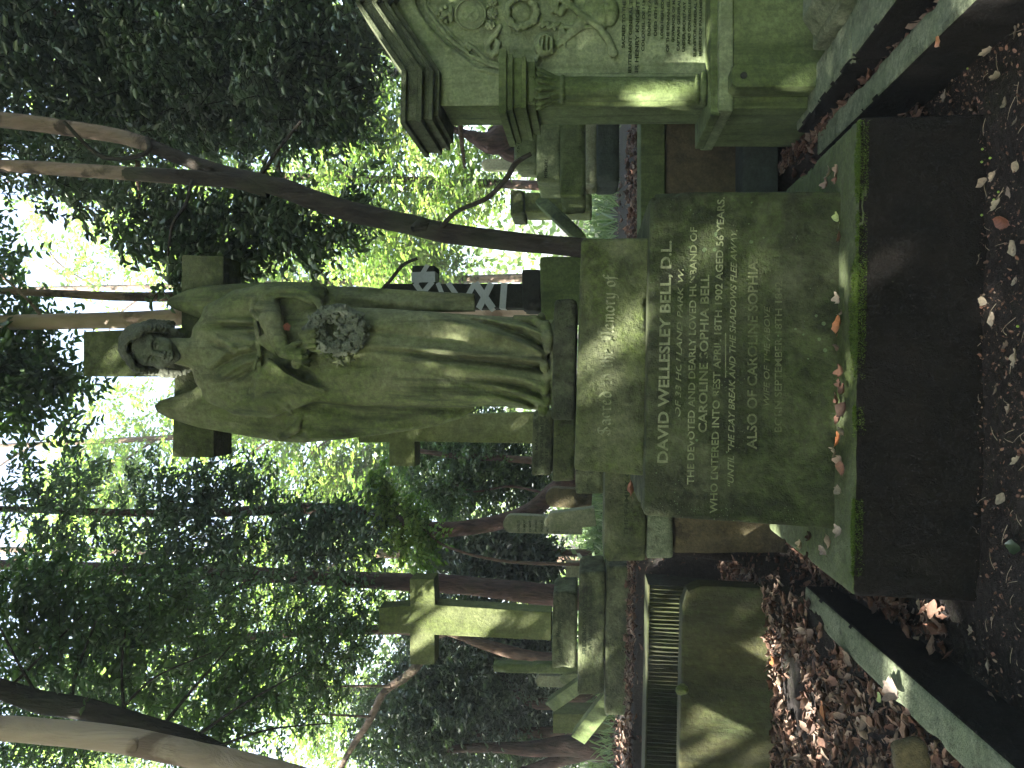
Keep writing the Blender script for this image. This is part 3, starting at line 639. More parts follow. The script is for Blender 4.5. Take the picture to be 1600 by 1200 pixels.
# ------------------------------------------------------------------ lettering
def text_mesh(txt, shear=0.0, bold=0.0):
    cu = bpy.data.curves.new('t', 'FONT'); cu.body = txt; cu.shear = shear; cu.offset = bold; cu.extrude = .5; cu.resolution_u = 3
    o = bpy.data.objects.new('t', cu); C.objects.link(o)
    dg = bpy.context.evaluated_depsgraph_get(); me = bpy.data.meshes.new_from_object(o.evaluated_get(dg))
    V = np.array([v.co[:] for v in me.vertices], float).reshape(-1, 3); F = [tuple(p.vertices) for p in me.polygons]
    bpy.data.objects.remove(o); bpy.data.curves.remove(cu); bpy.data.meshes.remove(me); return V, F
def carve(lines, Yf, mat, parent, mapper=None, relief=.003, name='inscription'):
    for l in lines: carve1([l], Yf, mat, parent, mapper, relief, name)
def carve1(lines, Yf, mat, parent, mapper=None, relief=.003, name='inscription'):
    """lines: (text, u0, v0, u1, v1, cap height px, shear, bold): baseline from (u0,v0) to (u1,v1) in the picture"""
    mb = MB()
    for (txt, u0, v0, u1, v1, hgt, sh, bo) in lines:
        V, F = text_mesh(txt, sh, bo) if isinstance(txt, str) else txt
        if len(V) == 0: continue
        x0, x1 = V[:, 0].min(), V[:, 0].max(); t = (V[:, 0]-x0)/(x1-x0); s = hgt/.7
        u = u0+(u1-u0)*t; v = v0+(v1-v0)*t-V[:, 1]*s
        wear = np.clip((fbm(u/17, v/9, 0*u, 3, 77)-.27)*6, -.5, 1)
        z = np.where(V[:, 2] > 0, relief*wear, -.004)
        W = at(u, v, Yf-z) if mapper is None else mapper(u, v, z)
        mb.add(W, [f[::-1] for f in F])
    return mb.build(name, mat, parent)
ex = [("DAVID WELLESLEY BELL, D.L.", 477, 1043, 824, 1049, 16, 0, .025)]
carve(ex, MON_Y, M['letterhi'], die)
carve([("THE DEVOTED AND DEARLY LOVED HUSBAND OF", 443, 1084, 845, 1089, 10.5, 0, .02),
       ("CAROLINE SOPHIA BELL", 524, 1104, 771, 1108, 13, 0, .02),
       ("OF 33 HOLLAND PARK W.", 549, 1063, 780, 1068, 8.5, .25, .015)], MON_Y, M['lettermid'], die)
carve([("WHO ENTERED INTO REST APRIL 18TH 1902 AGED 56 YEARS.", 398, 1120, 892, 1132, 11, 0, .02),
       ("“UNTIL THE DAY BREAK AND THE SHADOWS FLEE AWAY.”", 440, 1146, 850, 1152, 9.5, .3, .02)], MON_Y, M['lettermid'], die)
carve([("ALSO OF CAROLINE SOPHIA.", 498, 1182, 796, 1184, 15, 0, .02),
       ("WIFE OF THE ABOVE", 566, 1202, 722, 1203, 9, .25, .015),
       ("BORN SEPTEMBER 18TH 1842", 525, 1221, 760, 1222, 11, 0, .015)], MON_Y, M['letterlo'], die)
mb = MB(); mb.hexa(pxblock((610, 680), (1133, 1134.6), MON_Y-.003, .006)); mb.build('carved_line', M['lettermid'], die)
# black-letter line, drawn with a broad nib
NIB = {'S': [[(.75, .85), (.6, 1), (.25, .95), (.1, .75), (.3, .55), (.6, .45), (.75, .25), (.55, .02), (.2, 0), (.05, .18)], [(.45, 1.05), (.45, -.05)]],
 'a': [[(.1, .55), (.3, .68), (.48, .55), (.48, .08), (.6, 0)], [(.48, .4), (.2, .35), (.08, .18), (.22, 0), (.48, .12)]],
 'c': [[(.48, .56), (.3, .68), (.1, .52), (.1, .14), (.28, 0), (.48, .1)]],
 'r': [[(.02, .6), (.14, .66), (.14, .06), (.24, 0)], [(.14, .52), (.32, .68), (.42, .58)]],
 'e': [[(.12, .36), (.46, .48), (.3, .68), (.1, .52), (.1, .14), (.28, 0), (.46, .1)]],
 'd': [[(.1, 1.0), (.3, .86), (.5, .6), (.5, .14), (.3, 0), (.1, .14), (.1, .5), (.3, .66), (.5, .52)]],
 't': [[(.16, .9), (.16, .12), (.3, 0), (.4, .08)], [(.02, .62), (.38, .62)]],
 'o': [[(.1, .52), (.3, .68), (.5, .52), (.5, .14), (.3, 0), (.1, .14), (.1, .52)]],
 'h': [[(.12, 1.0), (.12, .06), (.2, 0)], [(.12, .52), (.3, .68), (.48, .52), (.48, .12), (.34, -.16)]],
 'M': [[(.1, .8), (.25, 1), (.35, .8), (.3, .2), (.1, 0)], [(.3, .85), (.55, 1), (.6, .7), (.6, .1)], [(.6, .85), (.85, 1), (.95, .75), (.95, .12), (1.08, 0)], [(.45, .9), (.45, .15)]],
 'm': [[(.02, .6), (.12, .66), (.12, .02)], [(.12, .52), (.3, .68), (.4, .56), (.4, .02)], [(.4, .52), (.56, .68), (.68, .56), (.68, .1), (.78, 0)]],
 'y': [[(.06, .62), (.14, .64), (.14, .14), (.3, 0), (.5, .14)], [(.48, .68), (.5, .1), (.36, -.25), (.1, -.28)]],
 'f': [[(.46, .94), (.3, 1.02), (.18, .88), (.18, .02), (.1, -.2)], [(.02, .62), (.4, .62)]]}
ADV = {'S': .92, 'M': 1.2, 'm': .9, 'r': .52, 't': .5, 'f': .52, ' ': .45}
def nib_text(txt):
    V = []; F = []; x = 0; nx, ny = .07, .06
    for ch in txt:
        for st in NIB.get(ch, []):
            for (a, b) in zip(st[:-1], st[1:]):
                quad = [(-nx, -ny), (nx, ny)]
                p = [(a[0]+quad[0][0], a[1]+quad[0][1]), (a[0]+quad[1][0], a[1]+quad[1][1]), (b[0]+quad[1][0], b[1]+quad[1][1]), (b[0]+quad[0][0], b[1]+quad[0][1])]
                if abs((b[0]-a[0])*ny-(b[1]-a[1])*nx) < .004: p = [(a[0]-.02, a[1]+.02), (a[0]+.02, a[1]-.02), (b[0]+.02, b[1]-.02), (b[0]-.02, b[1]+.02)]
                n = len(V); V += [(x+q[0], q[1]*.7, .5) for q in p]+[(x+q[0], q[1]*.7, -.5) for q in p]
                F += [(n, n+1, n+2, n+3), (n+4, n+7, n+6, n+5)]+[(n+i, n+4+i, n+4+(i+1) % 4, n+(i+1) % 4) for i in range(4)]
        x += ADV.get(ch, .66)
    return np.array(V), F
carve([(nib_text("Sacred to the Memory of"), 519, 953, 772, 962, 19, 0, 0)], 3.05, M['letterhi'], upper)
# ------------------------------------------------------------------ ground
def sstep(a, b, x): t = np.clip((x-a)/(b-a), 0, 1); return t*t*(3-2*t)
def gz(x, y):
    x = np.asarray(x, float); y = np.asarray(y, float)
    left = .20+.045*np.clip(y-2, 0, 3)+.10*sstep(3.9, 4.7, y)*sstep(-1.9, -1.1, x)
    right = .17+.05*np.clip(y-2.5, 0, 2)
    mid = .07+.1*sstep(3.2, 4.4, y)
    f = mid+(left-mid)*sstep(-.99, -1.08, x)+(right-mid)*sstep(1.17, 1.27, x)
    back = .99+.03*np.clip(y-5.5, 0, 60)+.0015*np.clip(y-9, 0, 80)**1.6
    st = np.where(x < -1.1, 5.62, 4.92)
    b = sstep(0, .18, y-st)
    return f+(back-f)*b
def ground():
    t = np.linspace(-1, 1, 340); xs = np.sinh(t*5.2)/np.sinh(5.2)*160
    t = np.linspace(0, 1, 420); ys = -8+ (np.sinh((t-.22)*7.0)/np.sinh(.78*7.0))*180+8*0
    ys = np.interp(np.linspace(0, 1, 470), [0, .04, .12, .62, .80, 1], [-24, .5, 1.9, 5.6, 14, 66])
    xs = np.interp(np.linspace(0, 1, 430), [0, .08, .16, .84, .92, 1], [-64, -12, -3.2, 3.2, 12, 64])
    X, Y = np.meshgrid(xs, ys, indexing='ij'); Z = gz(X, Y)
    near = np.clip((7-Y)/2, 0, 1)*np.clip((5-np.abs(X))/2, 0, 1)
    Z = Z+(fbm(X*3, Y*3, 0*X, 3)-.5)*.05+near*((fbm(X*14, Y*14, 0*X, 3, 4)-.5)*.028+(fbm(X*45, Y*45, 0*X, 2, 7)-.5)*.014)
    soil = (np.abs(X) < 1.0) & (Y < 4.6)
    nx, ny = X.shape; I = np.arange(nx*ny).reshape(nx, ny)
    F = np.stack([I[:-1, :-1], I[1:, :-1], I[1:, 1:], I[:-1, 1:]], -1).reshape(-1, 4)
    m, nt, b = newmat('dark_leafy_soil'); t = NT(nt); p = t.pos()
    n1 = t.noise(p, 4, 6, .7); n2 = t.noise(p, 45, 6, .75); n3 = t.noise(p, 160, 4, .7)
    col = t.mix(t.ramp(n2, .3, .7), (.012, .011, .011), (.05, .042, .037))
    col = t.mix(t.ramp(n3, .6, .74, 0, .55), col, (.16, .13, .11))
    col = t.mix(t.ramp(n1, .55, .7, 0, .4), col, (.03, .045, .015))
    nt.links.new(col, b.inputs['Base Color']); b.inputs['Roughness'].default_value = .95; b.inputs['Specular IOR Level'].default_value = .2
    nt.links.new(t.bump(t.math('ADD', n2, t.math('MULTIPLY', n3, .6)), 1.0, .03), b.inputs['Normal'])
    o = link('ground', mesh_np('ground', np.stack([X, Y, Z], -1).reshape(-1, 3), F, 4, m, True)); tag(o, 'dark bare soil and leafy earth between the graves', None, None, 'structure')
ground()
# ------------------------------------------------------------------ kerbs
def slab_path(name, x0, x1, xa0, xa1, y0, y1, z1, zb, mat, label, cat, group=None, bevel=.012, joint=None, side=0):
    """kerb running along y: x0..x1 at y0, xa0..xa1 at y1"""
    e = empty(name, ((x0+x1)/2, (y0+y1)/2, zb), label, cat, group)
    cuts = [y0]+(joint or [])+[y1]
    for a, b in zip(cuts[:-1], cuts[1:]):
        f = lambda y, p, q: p+(q-p)*(y-y0)/(y1-y0)
        mb = MB(); g = .004; a2, b2 = a+g, b-g
        mb.rough([(f(a2, x0, xa0), a2, z1), (f(a2, x1, xa1), a2, z1), (f(a2, x1, xa1), a2, zb), (f(a2, x0, xa0), a2, zb), (f(b2, x0, xa0), b2, z1), (f(b2, x1, xa1), b2, z1), (f(b2, x1, xa1), b2, zb), (f(b2, x0, xa0), b2, zb)], .014, .005, .003, .007)
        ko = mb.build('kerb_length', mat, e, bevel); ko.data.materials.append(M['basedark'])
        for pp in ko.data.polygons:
            if pp.normal.x*side > .6: pp.material_index = 1  # shade on the kerb's inner side is painted in as near-black stone
    return e
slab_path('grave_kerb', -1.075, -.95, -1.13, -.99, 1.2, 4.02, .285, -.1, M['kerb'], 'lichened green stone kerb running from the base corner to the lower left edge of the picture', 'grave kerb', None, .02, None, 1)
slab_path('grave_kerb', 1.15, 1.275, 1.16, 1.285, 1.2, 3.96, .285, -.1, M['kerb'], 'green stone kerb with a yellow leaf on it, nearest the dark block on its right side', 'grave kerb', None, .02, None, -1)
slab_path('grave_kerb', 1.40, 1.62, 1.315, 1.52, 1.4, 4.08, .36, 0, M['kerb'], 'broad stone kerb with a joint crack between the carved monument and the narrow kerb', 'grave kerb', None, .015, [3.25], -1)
def bevelled_slab():
    e = empty('ledger_slab', (1.8, 2.8, .2), 'flat pale stone slab with a sloping edge in front of the carved monument', 'grave slab')
    mb = MB(); x0, x1, y0, y1 = 1.64, 2.5, 1.6, 3.66; mb.hexa([(x0, y0, .40), (x1, y0, .40), (x1, y0, .1), (x0-.01, y0, .1), (x0-.08, y1, .40), (x1, y1, .40), (x1, y1, .1), (x0-.09, y1, .1)])
    mb.build('lower_slab', M['kerb'], e, .02)
    mb = MB(); mb.hexa([(x0+.14, y0, .47), (x1, y0, .47), (x1, y0, .402), (x0+.02, y0, .402), (x0+.02, y1-.1, .47), (x1, y1-.1, .47), (x1, y1-.06, .402), (x0-.05, y1-.06, .402)]); mb.build('bevelled_top', M['kerb'], e, .008)
bevelled_slab()
# ------------------------------------------------------------------ carved military monument on the right
RY = 4.0
def right_monument():
    e = empty('carved_monument', (2.0, 4.15, .3), 'tall gabled green stone monument with carved sword, helmet, wreath and a lettered panel', 'grave monument')
    k = RY/1200
    def q(pts, Y): return [at(a, b, Y) for a, b in pts]
    def pris(mb, pts, c, back): f = q(pts, RY-c*k); n = len(f); bk = [np.array([p[0], back, p[2]]) for p in f]; return mb.add(f+bk, [tuple(range(n-1, -1, -1)), tuple(range(n, 2*n))]+[(i, (i+1) % n, n+(i+1) % n, n+i) for i in range(n)])
    B = 4.38
    mb = MB(); pris(mb, [(1034, 668), (1090, 668), (1197, 596), (1304, 668), (1356, 668), (1356, 1118), (1038, 1118)], -15, B-.02); mb.build('core', M['pier'], e, .004)
    v = Vol((1026, 590, -18), (1366, 1124, 40), 1.35)
    v.poly([(1034, 664), (1090, 664), (1197, 594), (1304, 664), (1356, 664), (1356, 1119), (1038, 1119)], -16, 0, 1, 0)
    arch = [(1085, 779), (1093, 741), (1109, 722), (1128, 696), (1154, 670), (1184, 650), (1197, 645)]; arch = arch+[(2394-a, b) for a, b in arch[-2::-1]]
    inner = [(1092, 790), (1100, 762), (1113, 738), (1126, 718), (1142, 700), (1164, 682), (1184, 667), (1197, 662)]; inner = inner+[(2394-a, b) for a, b in inner[-2::-1]]
    v.poly(arch+[(1309, 1108), (1085, 1108)], -9, 14, 1, 1.5, 'sub')
    v.chain([(a, b, -1) for a, b in arch], 3.6, 1.5); v.chain([(a, b, -7) for a, b in inner], 3.4, 1.5); v.chain([(a+4 if a < 1197 else a-4, b+6, -8) for a, b in inner], 1.8, 1)
    v.chain([(1083, 782, -2), (1084, 1106, -2)], 1.6, 1); v.chain([(1311, 782, -2), (1310, 1106, -2)], 1.6, 1)
    for s in (1, -1):      # cusps
        f = lambda u: u if s == 1 else 2394-u
        v.chain([(f(1105), 760, -8), (f(1124), 742, -7), (f(1132), 730, -8), (f(1126), 722, -8)], 2.6, 1.5)
        v.poly([(f(1112), 748), (f(1124), 738), (f(1116), 732)][::s], -14, -2, 1, 1, 'sub')
        rs = random.Random(9)
        for i in range(26):    # foliage band below the gable
            t = i/25; u = 1098+(1186-1098)*t; vv = 661-(661-603)*t
            for j in range(4): v.ell((f(u+rs.uniform(-3, 3)), vv+2+rs.uniform(-7, 7), 1+rs.uniform(0, 3)), (rs.uniform(2, 3.6), rs.uniform(1.6, 3), 3), .6)
        v.chain([(f(1091), 676, 0), (f(1196), 606, 0)], 1.3, 1)
    # badge under the crown
    v.ell((1178, 735, -8), (25, 25, 9), 1); v.ell((1178, 735, 3), (21, 21, 4), 1, 'sub')
    for i in range(24):
        a = i*math.pi/12; v.cap((1178+23.5*math.cos(a), 735+23.5*math.sin(a), 0), (1178+23.5*math.cos(a+.26), 735+23.5*math.sin(a+.26), 0), 1.5, 1.5, .6); v.cap((1178+13*math.cos(a), 735+13*math.sin(a), -.5), (1178+13*math.cos(a+.26), 735+13*math.sin(a+.26), -.5), 1.1, 1.1, .6)
    v.chain([(1172, 728, -1), (1184, 742, -1)], 1.6, 1); v.chain([(1184, 727, -1), (1171, 738, -1)], 1.6, 1)
    for (a, b, r) in ((1178, 703, 5), (1178, 695, 6), (1171, 690, 4), (1185, 690, 4), (1178, 684, 4.5), (1167, 697, 3.5), (1189, 697, 3.5)): v.ell((a, b, -5), (r, r, 6), 1)
    v.chain([(1168, 705, -3), (1188, 705, -3)], 3, 1)
    for (a, b) in ((1161, 766), (1197, 769), (1179, 769)):
        for j in range(7): v.ell((a+5*math.cos(j*.9), b+6*math.sin(j*.9), -5), (2.8, 2.8, 4.5), .8)
        v.ell((a, b, -3), (3.5, 3.5, 4), .8)
    v.chain([(1172, 758, -7), (1161, 766, -7)], 2.2, 1); v.chain([(1184, 758, -7), (1197, 767, -7)], 2.2, 1)
    # scroll ribbon either side
    v.chain([(1160, 782, -6), (1148, 776, -5), (1132, 762, -5), (1120, 762, -4), (1114, 768, -4), (1120, 776, -2), (1133, 778, -4), (1140, 774, -6)], [3, 4, 5, 5, 5, 5, 4.5, 2], 1.5)
    v.chain([(1234, 782, -6), (1246, 776, -5), (1262, 762, -5), (1274, 762, -4), (1280, 768, -4), (1274, 776, -2), (1261, 778, -4)], [3, 4, 5, 5, 5, 5, 4.5], 1.5)
    # wreath
    rs = random.Random(2)
    for i in range(46):
        a = i/46*2*math.pi; v.ell((1181+23*math.cos(a)+rs.uniform(-2, 2), 815+23*math.sin(a)+rs.uniform(-2, 2), -3), (7.5, 4, 5), 1, 'add', rotm(0, rs.uniform(-.5, .5), a+1.57+rs.choice((-.5, .5))))
    v.ell((1181, 815, -9), (15, 15, 5), 1)
    for i in range(6): v.ell((1158+rs.uniform(0, 5), 846+i*5, -3), (7, 3, 4), 1, 'add', rotm(0, 0, rs.uniform(-1, 1)))
    # helmet
    v.ell((1130, 850, -4), (20, 17, 15), 1); v.ell((1133, 853, 8), (13, 10, 12), 1, 'sub'); 
    for i in range(4): v.chain([(1112+i*2, 842+i*7, 0), (1126, 838+i*8, 7), (1142, 841+i*7, 2)], 2.4, .8)
    v.ell((1108, 838, 0), (5, 4, 5), 1.5); v.ell((1148, 876, -4), (7, 4, 4), 1)
    # curved sabre, straight sword, quiver, lobed shield, spear
    v.chain([(1204, 872, -5), (1192, 890, -4), (1174, 914, -3), (1158, 936, -2), (1138, 950, -2), (1120, 958, -3)], [5, 5.5, 6, 6, 6, 6.5], 1.2); v.ell((1117, 958, -3), (7, 8, 6), 2)
    v.chain([(1158, 872, -6), (1157, 905, -5), (1159, 945, -5)], [3.4, 3, 3], 1); v.chain([(1150, 940, -5), (1170, 941, -5)], 2.5, 1)
    v.chain([(1128, 884, -7), (1148, 880, -6), (1160, 878, -6)], [2, 4, 4], 1)
    v.chain([(1130, 872, -7), (1160, 905, -6), (1200, 930, -6)], [4, 9, 10], 2, 'add', (1, 1, 1.6))
    v.ell((1192, 930, -7), (26, 17, 9), 1); v.ell((1182, 952, -7), (24, 15, 9), 1); v.ell((1176, 938, -6), (19, 17, 9), 1)
    v.chain([(1180, 876, -6), (1205, 892, -6)], 6, 1); v.ell((1190, 868, -5), (12, 6, 5), 1)
    for j in range(9): v.ell((1190+rs.uniform(-10, 10), 866+rs.uniform(-6, 6), -3), (5, 2.4, 3), .6, 'add', rotm(0, 0, rs.uniform(-1.5, 1.5)))
    V, Q = v.mesh(); n = fbm(V[:, 0]/6, V[:, 1]/6, V[:, 2]/6, 3, 2)-.5; V[:, 2] += n*1.3
    front = link('carved_front', mesh_np('carved_front', at(V[:, 0], V[:, 1], RY-V[:, 2]*k), Q[:, ::-1], 4, M['monument'], True), e)
    # lettering in dark lead
    L = [("SACRED TO THE MEMORY OF", 1125, 976, 5.8, 4.8), ("LIEUTENANT GENERAL THE HON", 1081, 986, 6.1, 5.0), ("SIR HENRY KNIGHT STORKS", 1081, 997, 7.4, 5.6), ("COLONEL OF H.M.", 1120, 1006.5, 5.7, 4.4),
         ("BORN 5TH APRIL", 1144, 1016, 5.4, 4.4), ("DIED 6TH SEPT", 1144, 1026, 5.4, 4.4), ("LORD HIGH COMMISSIONER", 1140, 1036, 4.8, 4.2), ("OF THE IONIAN ISLANDS", 1119, 1045, 5.0, 4.2),
         ("GOVERNOR OF MALTA", 1134, 1053.5, 5.0, 4.2), ("CAPTAIN GENERAL", 1120, 1061.5, 5.4, 4.2), ("UNDER SECRETARY OF", 1119, 1070, 5.1, 4.2), ("AND CONTROLLER", 1130, 1078.5, 5.2, 4.2), ("SURVEYOR GENERAL OF", 1111, 1087, 5.2, 4.2), ("MEMBER OF PARLIAMENT", 1112, 1095.5, 4.9, 4.2)]
    carve([(s_, u, b, u+p*len(s_), b+p*len(s_)*.02, h_, 0, .03) for s_, u, b, p, h_ in L], RY+8.2*k, M['letterdark'], front, None, .0035)
    # cornice: stacked mouldings following pier and gable
    cor = MB()
    for (a, b, c) in ((0, 8, 42), (8, 26, 33), (26, 33, 37), (33, 44, 24), (44, 50, 28), (50, 60, 14)):
        e0 = (42-c)*.38; path = lambda o: [(1008+e0, 625+o), (1090-o*.0, 627+o), (1197, 554+o*1.02), (1304, 627+o), (1386-e0, 625+o)]
        p1, p2 = path(a), path(b); pts = p1+p2[::-1]
        # split convex pieces
        for i in range(4): pris(cor, [p1[i], p1[i+1], p2[i+1], p2[i]], c, B+c*k*.6)
    cor.build('cornice', M['cornice'], e, .003)
    # piers: abacus, column, base
    for s in (1, -1):
        f = lambda pts: pts if s == 1 else [(2394-a, b) for a, b in pts][::-1]
        ab = MB()
        for (v0, v1, cc, dl, dr) in ((779, 791, 46, 0, 0), (791, 801, 40, 5, 8), (801, 815, 33, 9, 14), (815, 822, 36, 8, 12), (822, 836, 25, 14, 20)):
            pris(ab, f([(1023+dl, v0), (1124-dr, v0), (1124-dr, v1), (1023+dl, v1)]), cc, B+.02)
        ab.build('abacus', M['pier'], e, .003)
        cx = 1061 if s == 1 else 1333
        v = Vol((cx-44, 826, -22), (cx+44, 1124, 48), 1.5)
        v.cap((cx, 860, 6), (cx, 1104, 6), 19.5, 19.5, 2); v.cap((cx-14*s, 838, -8), (cx-14*s, 1112, -8), 14, 14, 3)
        v.chain([(cx, 834, 8), (cx, 846, 8), (cx, 860, 7), (cx, 874, 6)], [24, 21, 19.5, 19], 2)
        v.poly([(cx-20, 826), (cx+20, 826), (cx+20, 834), (cx-20, 834)], -10, 28, 2, 2)
        for i in range(9):
            a = -.2+i/8*3.5; dx, dz = math.cos(a), math.sin(a)
            v.chain([(cx+18*dx, 873, 6+18*dz), (cx+23*dx, 858, 7+22*dz), (cx+29*dx, 844, 8+26*dz), (cx+32*dx, 839, 8+28*dz)], [2, 3.6, 4.6, 2.6], 2)
        def ring(vv, R, r):
            for i in range(20):
                a = i/20*2*math.pi; b = a+.34; v.cap((cx+R*math.cos(a), vv, 6+R*math.sin(a)), (cx+R*math.cos(b), vv, 6+R*math.sin(b)), r, r, 1)
        ring(879, 19.5, 3.2); ring(1090, 20.5, 3); ring(1100, 23, 4.5)
        v.box((cx-30, 1106, -20), (cx+30, 1122, 34), 3, 2)
        V, Q = v.mesh(); V += (fbm(V[:, 0]/7, V[:, 1]/14, V[:, 2]/7, 2, 3)-.5)[:, None]*1.4
        link('column', mesh_np('column', at(V[:, 0], V[:, 1], RY-V[:, 2]*k), Q[:, ::-1], 4, M['pier'], True), e)
    pl = MB(); pris(pl, [(1020, 1110), (1374, 1110), (1374, 1126), (1020, 1126)], 40, B+.04); pl.build('base_moulding', M['pier'], e, .01)
    pl = MB(); pris(pl, [(1027, 1123), (1370, 1123), (1370, 1146), (1027, 1146)], 50, B+.1); pl.build('plinth_slab', M['monument'], e, .012)
    pl = MB(); pris(pl, [(1031, 1145), (1366, 1145), (1366, 1300), (1031, 1300)], 44, B+.09); pl.build('plinth', M['pier'], e, .01)
    pl = MB(); pris(pl, [(1064, 1152), (1070, 1144), (1096, 1144), (1100, 1150), (1104, 1310), (1066, 1310)], 84, RY-.14); bt = pl.build('corner_post', M['pier'], e, .006)
    pl = MB(); c0 = at(1082, 1162, RY-84*k-.001)
    pl.add([c0+np.array([.016*math.cos(a), -.006, .016*math.sin(a)]) for a in np.linspace(0, 6.28, 13)[:-1]]+[c0+np.array([.016*math.cos(a), .01, .016*math.sin(a)]) for a in np.linspace(0, 6.28, 13)[:-1]], [tuple(range(12))]+[(i, (i+1) % 12, 12+(i+1) % 12, 12+i) for i in range(12)])
    pl.build('bolt', M['blackcross'], bt)
right_monument()
# ------------------------------------------------------------------ simple block-built graves
def stack(name, label, cat, Y, parts, group=None, lean=0):
    """parts: (part name, material, 4 corners or (u0,v0,u1,v1), extra front offset m, depth m, bevel)"""
    loc = None; obs = []
    q0 = parts[-1][2]; base = at(q0[0], q0[3], Y) if len(q0) == 4 and np.isscalar(q0[0]) else at(*q0[2], Y)
    e = empty(name, (base[0], Y, base[2]), label, cat, group); out = []
    for pn, mat, qd, off, dep, bev in parts:
        if np.isscalar(qd[0]): qd = [(qd[0], qd[1]), (qd[2], qd[1]), (qd[2], qd[3]), (qd[0], qd[3])]
        mb = MB()
        f = [at(a, b, Y+off) for a, b in qd]; n = len(f)
        if n == 4: mb.rough(f+[p+np.array([0, dep, 0]) for p in f], .022, .007, .004, .016)
        else: mb.add(f+[p+np.array([0, dep, 0]) for p in f], [tuple(range(n-1, -1, -1)), tuple(range(n, 2*n))]+[(i, (i+1) % n, n+(i+1) % n, n+i) for i in range(n)])
        out.append(mb.build(pn, M[mat], e, bev))
    return e, out
crossL = [(212, 592), (254, 592), (256, 641), (295, 640), (296, 678), (258, 680), (243+20, 862), (202, 862), (210, 679), (161, 679), (162, 642), (211, 640)]
e, o = stack('cross_monument', 'green stone cross on three black-stained inscribed steps with an orange leaf at its foot', 'grave cross', 6.3,
    [('cross', 'cross', [(203+9, 592), (250, 592), (253, 641), (295, 640), (296, 678), (255, 680), (243, 861), (199, 861), (208, 679), (161, 679), (162, 641), (210, 640)], .16, .2, .006),
     ('top_step', 'step', [(155, 862), (275, 864), (276, 902), (156, 900)], 0.06, .5, .01), ('middle_step', 'step', [(114, 902), (306, 905), (307, 946), (115, 944)], .02, .62, .01), ('bottom_step', 'step', [(82, 945), (315, 948), (314, 1010), (80, 1010)], 0, .7, .012)])
carve([("In", 160, 884, 168, 881, 6, .2, .02), ("Loving", 172, 879, 200, 875, 7, .2, .02), ("Memory", 205, 875, 232, 878, 7, .2, .02), ("of", 236, 880, 244, 884, 6, .2, .02)], 6.36, M['letterdark'], o[1])
carve([("FREDERICK WADDY,", 178, 915, 275, 917, 5.5, 0, .02), ("AT REST APRIL 2 1903", 184, 924, 272, 926, 5, 0, .02)], 6.32, M['letterdark'], o[2])
e, o = stack('family_gravestone', 'mossy block lettered for a family grave, set on a brown eroded stone foot', 'gravestone', 4.6,
    [('inscribed_block', 'tier', [(322, 943), (520, 946), (520, 1012), (323, 1009)], 0, .5, .01), ('lower_block', 'kerb', [(326, 1010), (520, 1013), (520, 1053), (327, 1052)], .012, .5, .008)])
carve([("THE FAMILY GRAVE", 362, 981, 505, 984, 6.5, 0, .02)], 4.6, M['letterdark'], o[0])
def rockface(name, mat, us, vs, Y, depth, parent, seed, amp=.05):
    """rough undressed masonry: a box with a rugged, finely divided surface"""
    mb = MB(); mb.hexa(pxblock(us, vs, Y, depth)); import bmesh
    o = mb.build(name, M[mat], parent, 0, True, 2, 0); bm = bmesh.new(); bm.from_mesh(o.data)
    for _ in range(4): bmesh.ops.subdivide_edges(bm, edges=list(bm.edges), cuts=1, use_grid_fill=True)
    P = np.array([v.co[:] for v in bm.verts]); N = np.stack([fbm(P[:, 0]*4+s_, P[:, 1]*4, P[:, 2]*4, 4, seed+s_)-.5 for s_ in (0, 9, 17)], 1)*2*amp
    for v, d in zip(bm.verts, N): v.co += Vector(d)
    bm.to_mesh(o.data); bm.free(); o.data.polygons.foreach_set('use_smooth', np.ones(len(o.data.polygons), bool)); return o
rockface('stone_foot', 'rock', (334, 520), (1055, 1230), 4.66, .5, e, 3, .035)
# chest tomb on the left
def chest():
    e = empty('chest_tomb', (-1.9, 4.6, .3), 'long low chest tomb side with banded brown and green stains at the left edge', 'chest tomb')
    z1 = PZ(1064, 4.4, 150); x1 = PX(285, 4.4, 1100)
    mb = MB(); mb.prism([(-3.2, z1), (x1-.12, z1), (x1-.035, z1-.03), (x1, z1-.1), (x1, .1), (-3.2, .1)], 4.4, 4.55); mb.build('side_panel', M['tomb'], e, .015)
    b = at(122, 1066, 4.39); ball = Vol((-20, -20, -20), (20, 20, 20), 1.6); ball.ell((0, 0, 0), (6, 10, 7), 0); ball.ell((5, 6, 2), (5, 4, 4), 3); ball.ell((-3, 9, 0), (4, 6, 4), 3)
    V, Q = ball.mesh(); V += (fbm(V[:, 0]/5, V[:, 1]/5, V[:, 2]/5)-.5)[:, None]*5
    tag(link('plaster_lump', mesh_np('plaster_lump', b+V*np.array([.004, .0035, -.0055])[None], Q, 4, M['cross'], True), e), 'lump of pale plaster on the top edge')
chest()
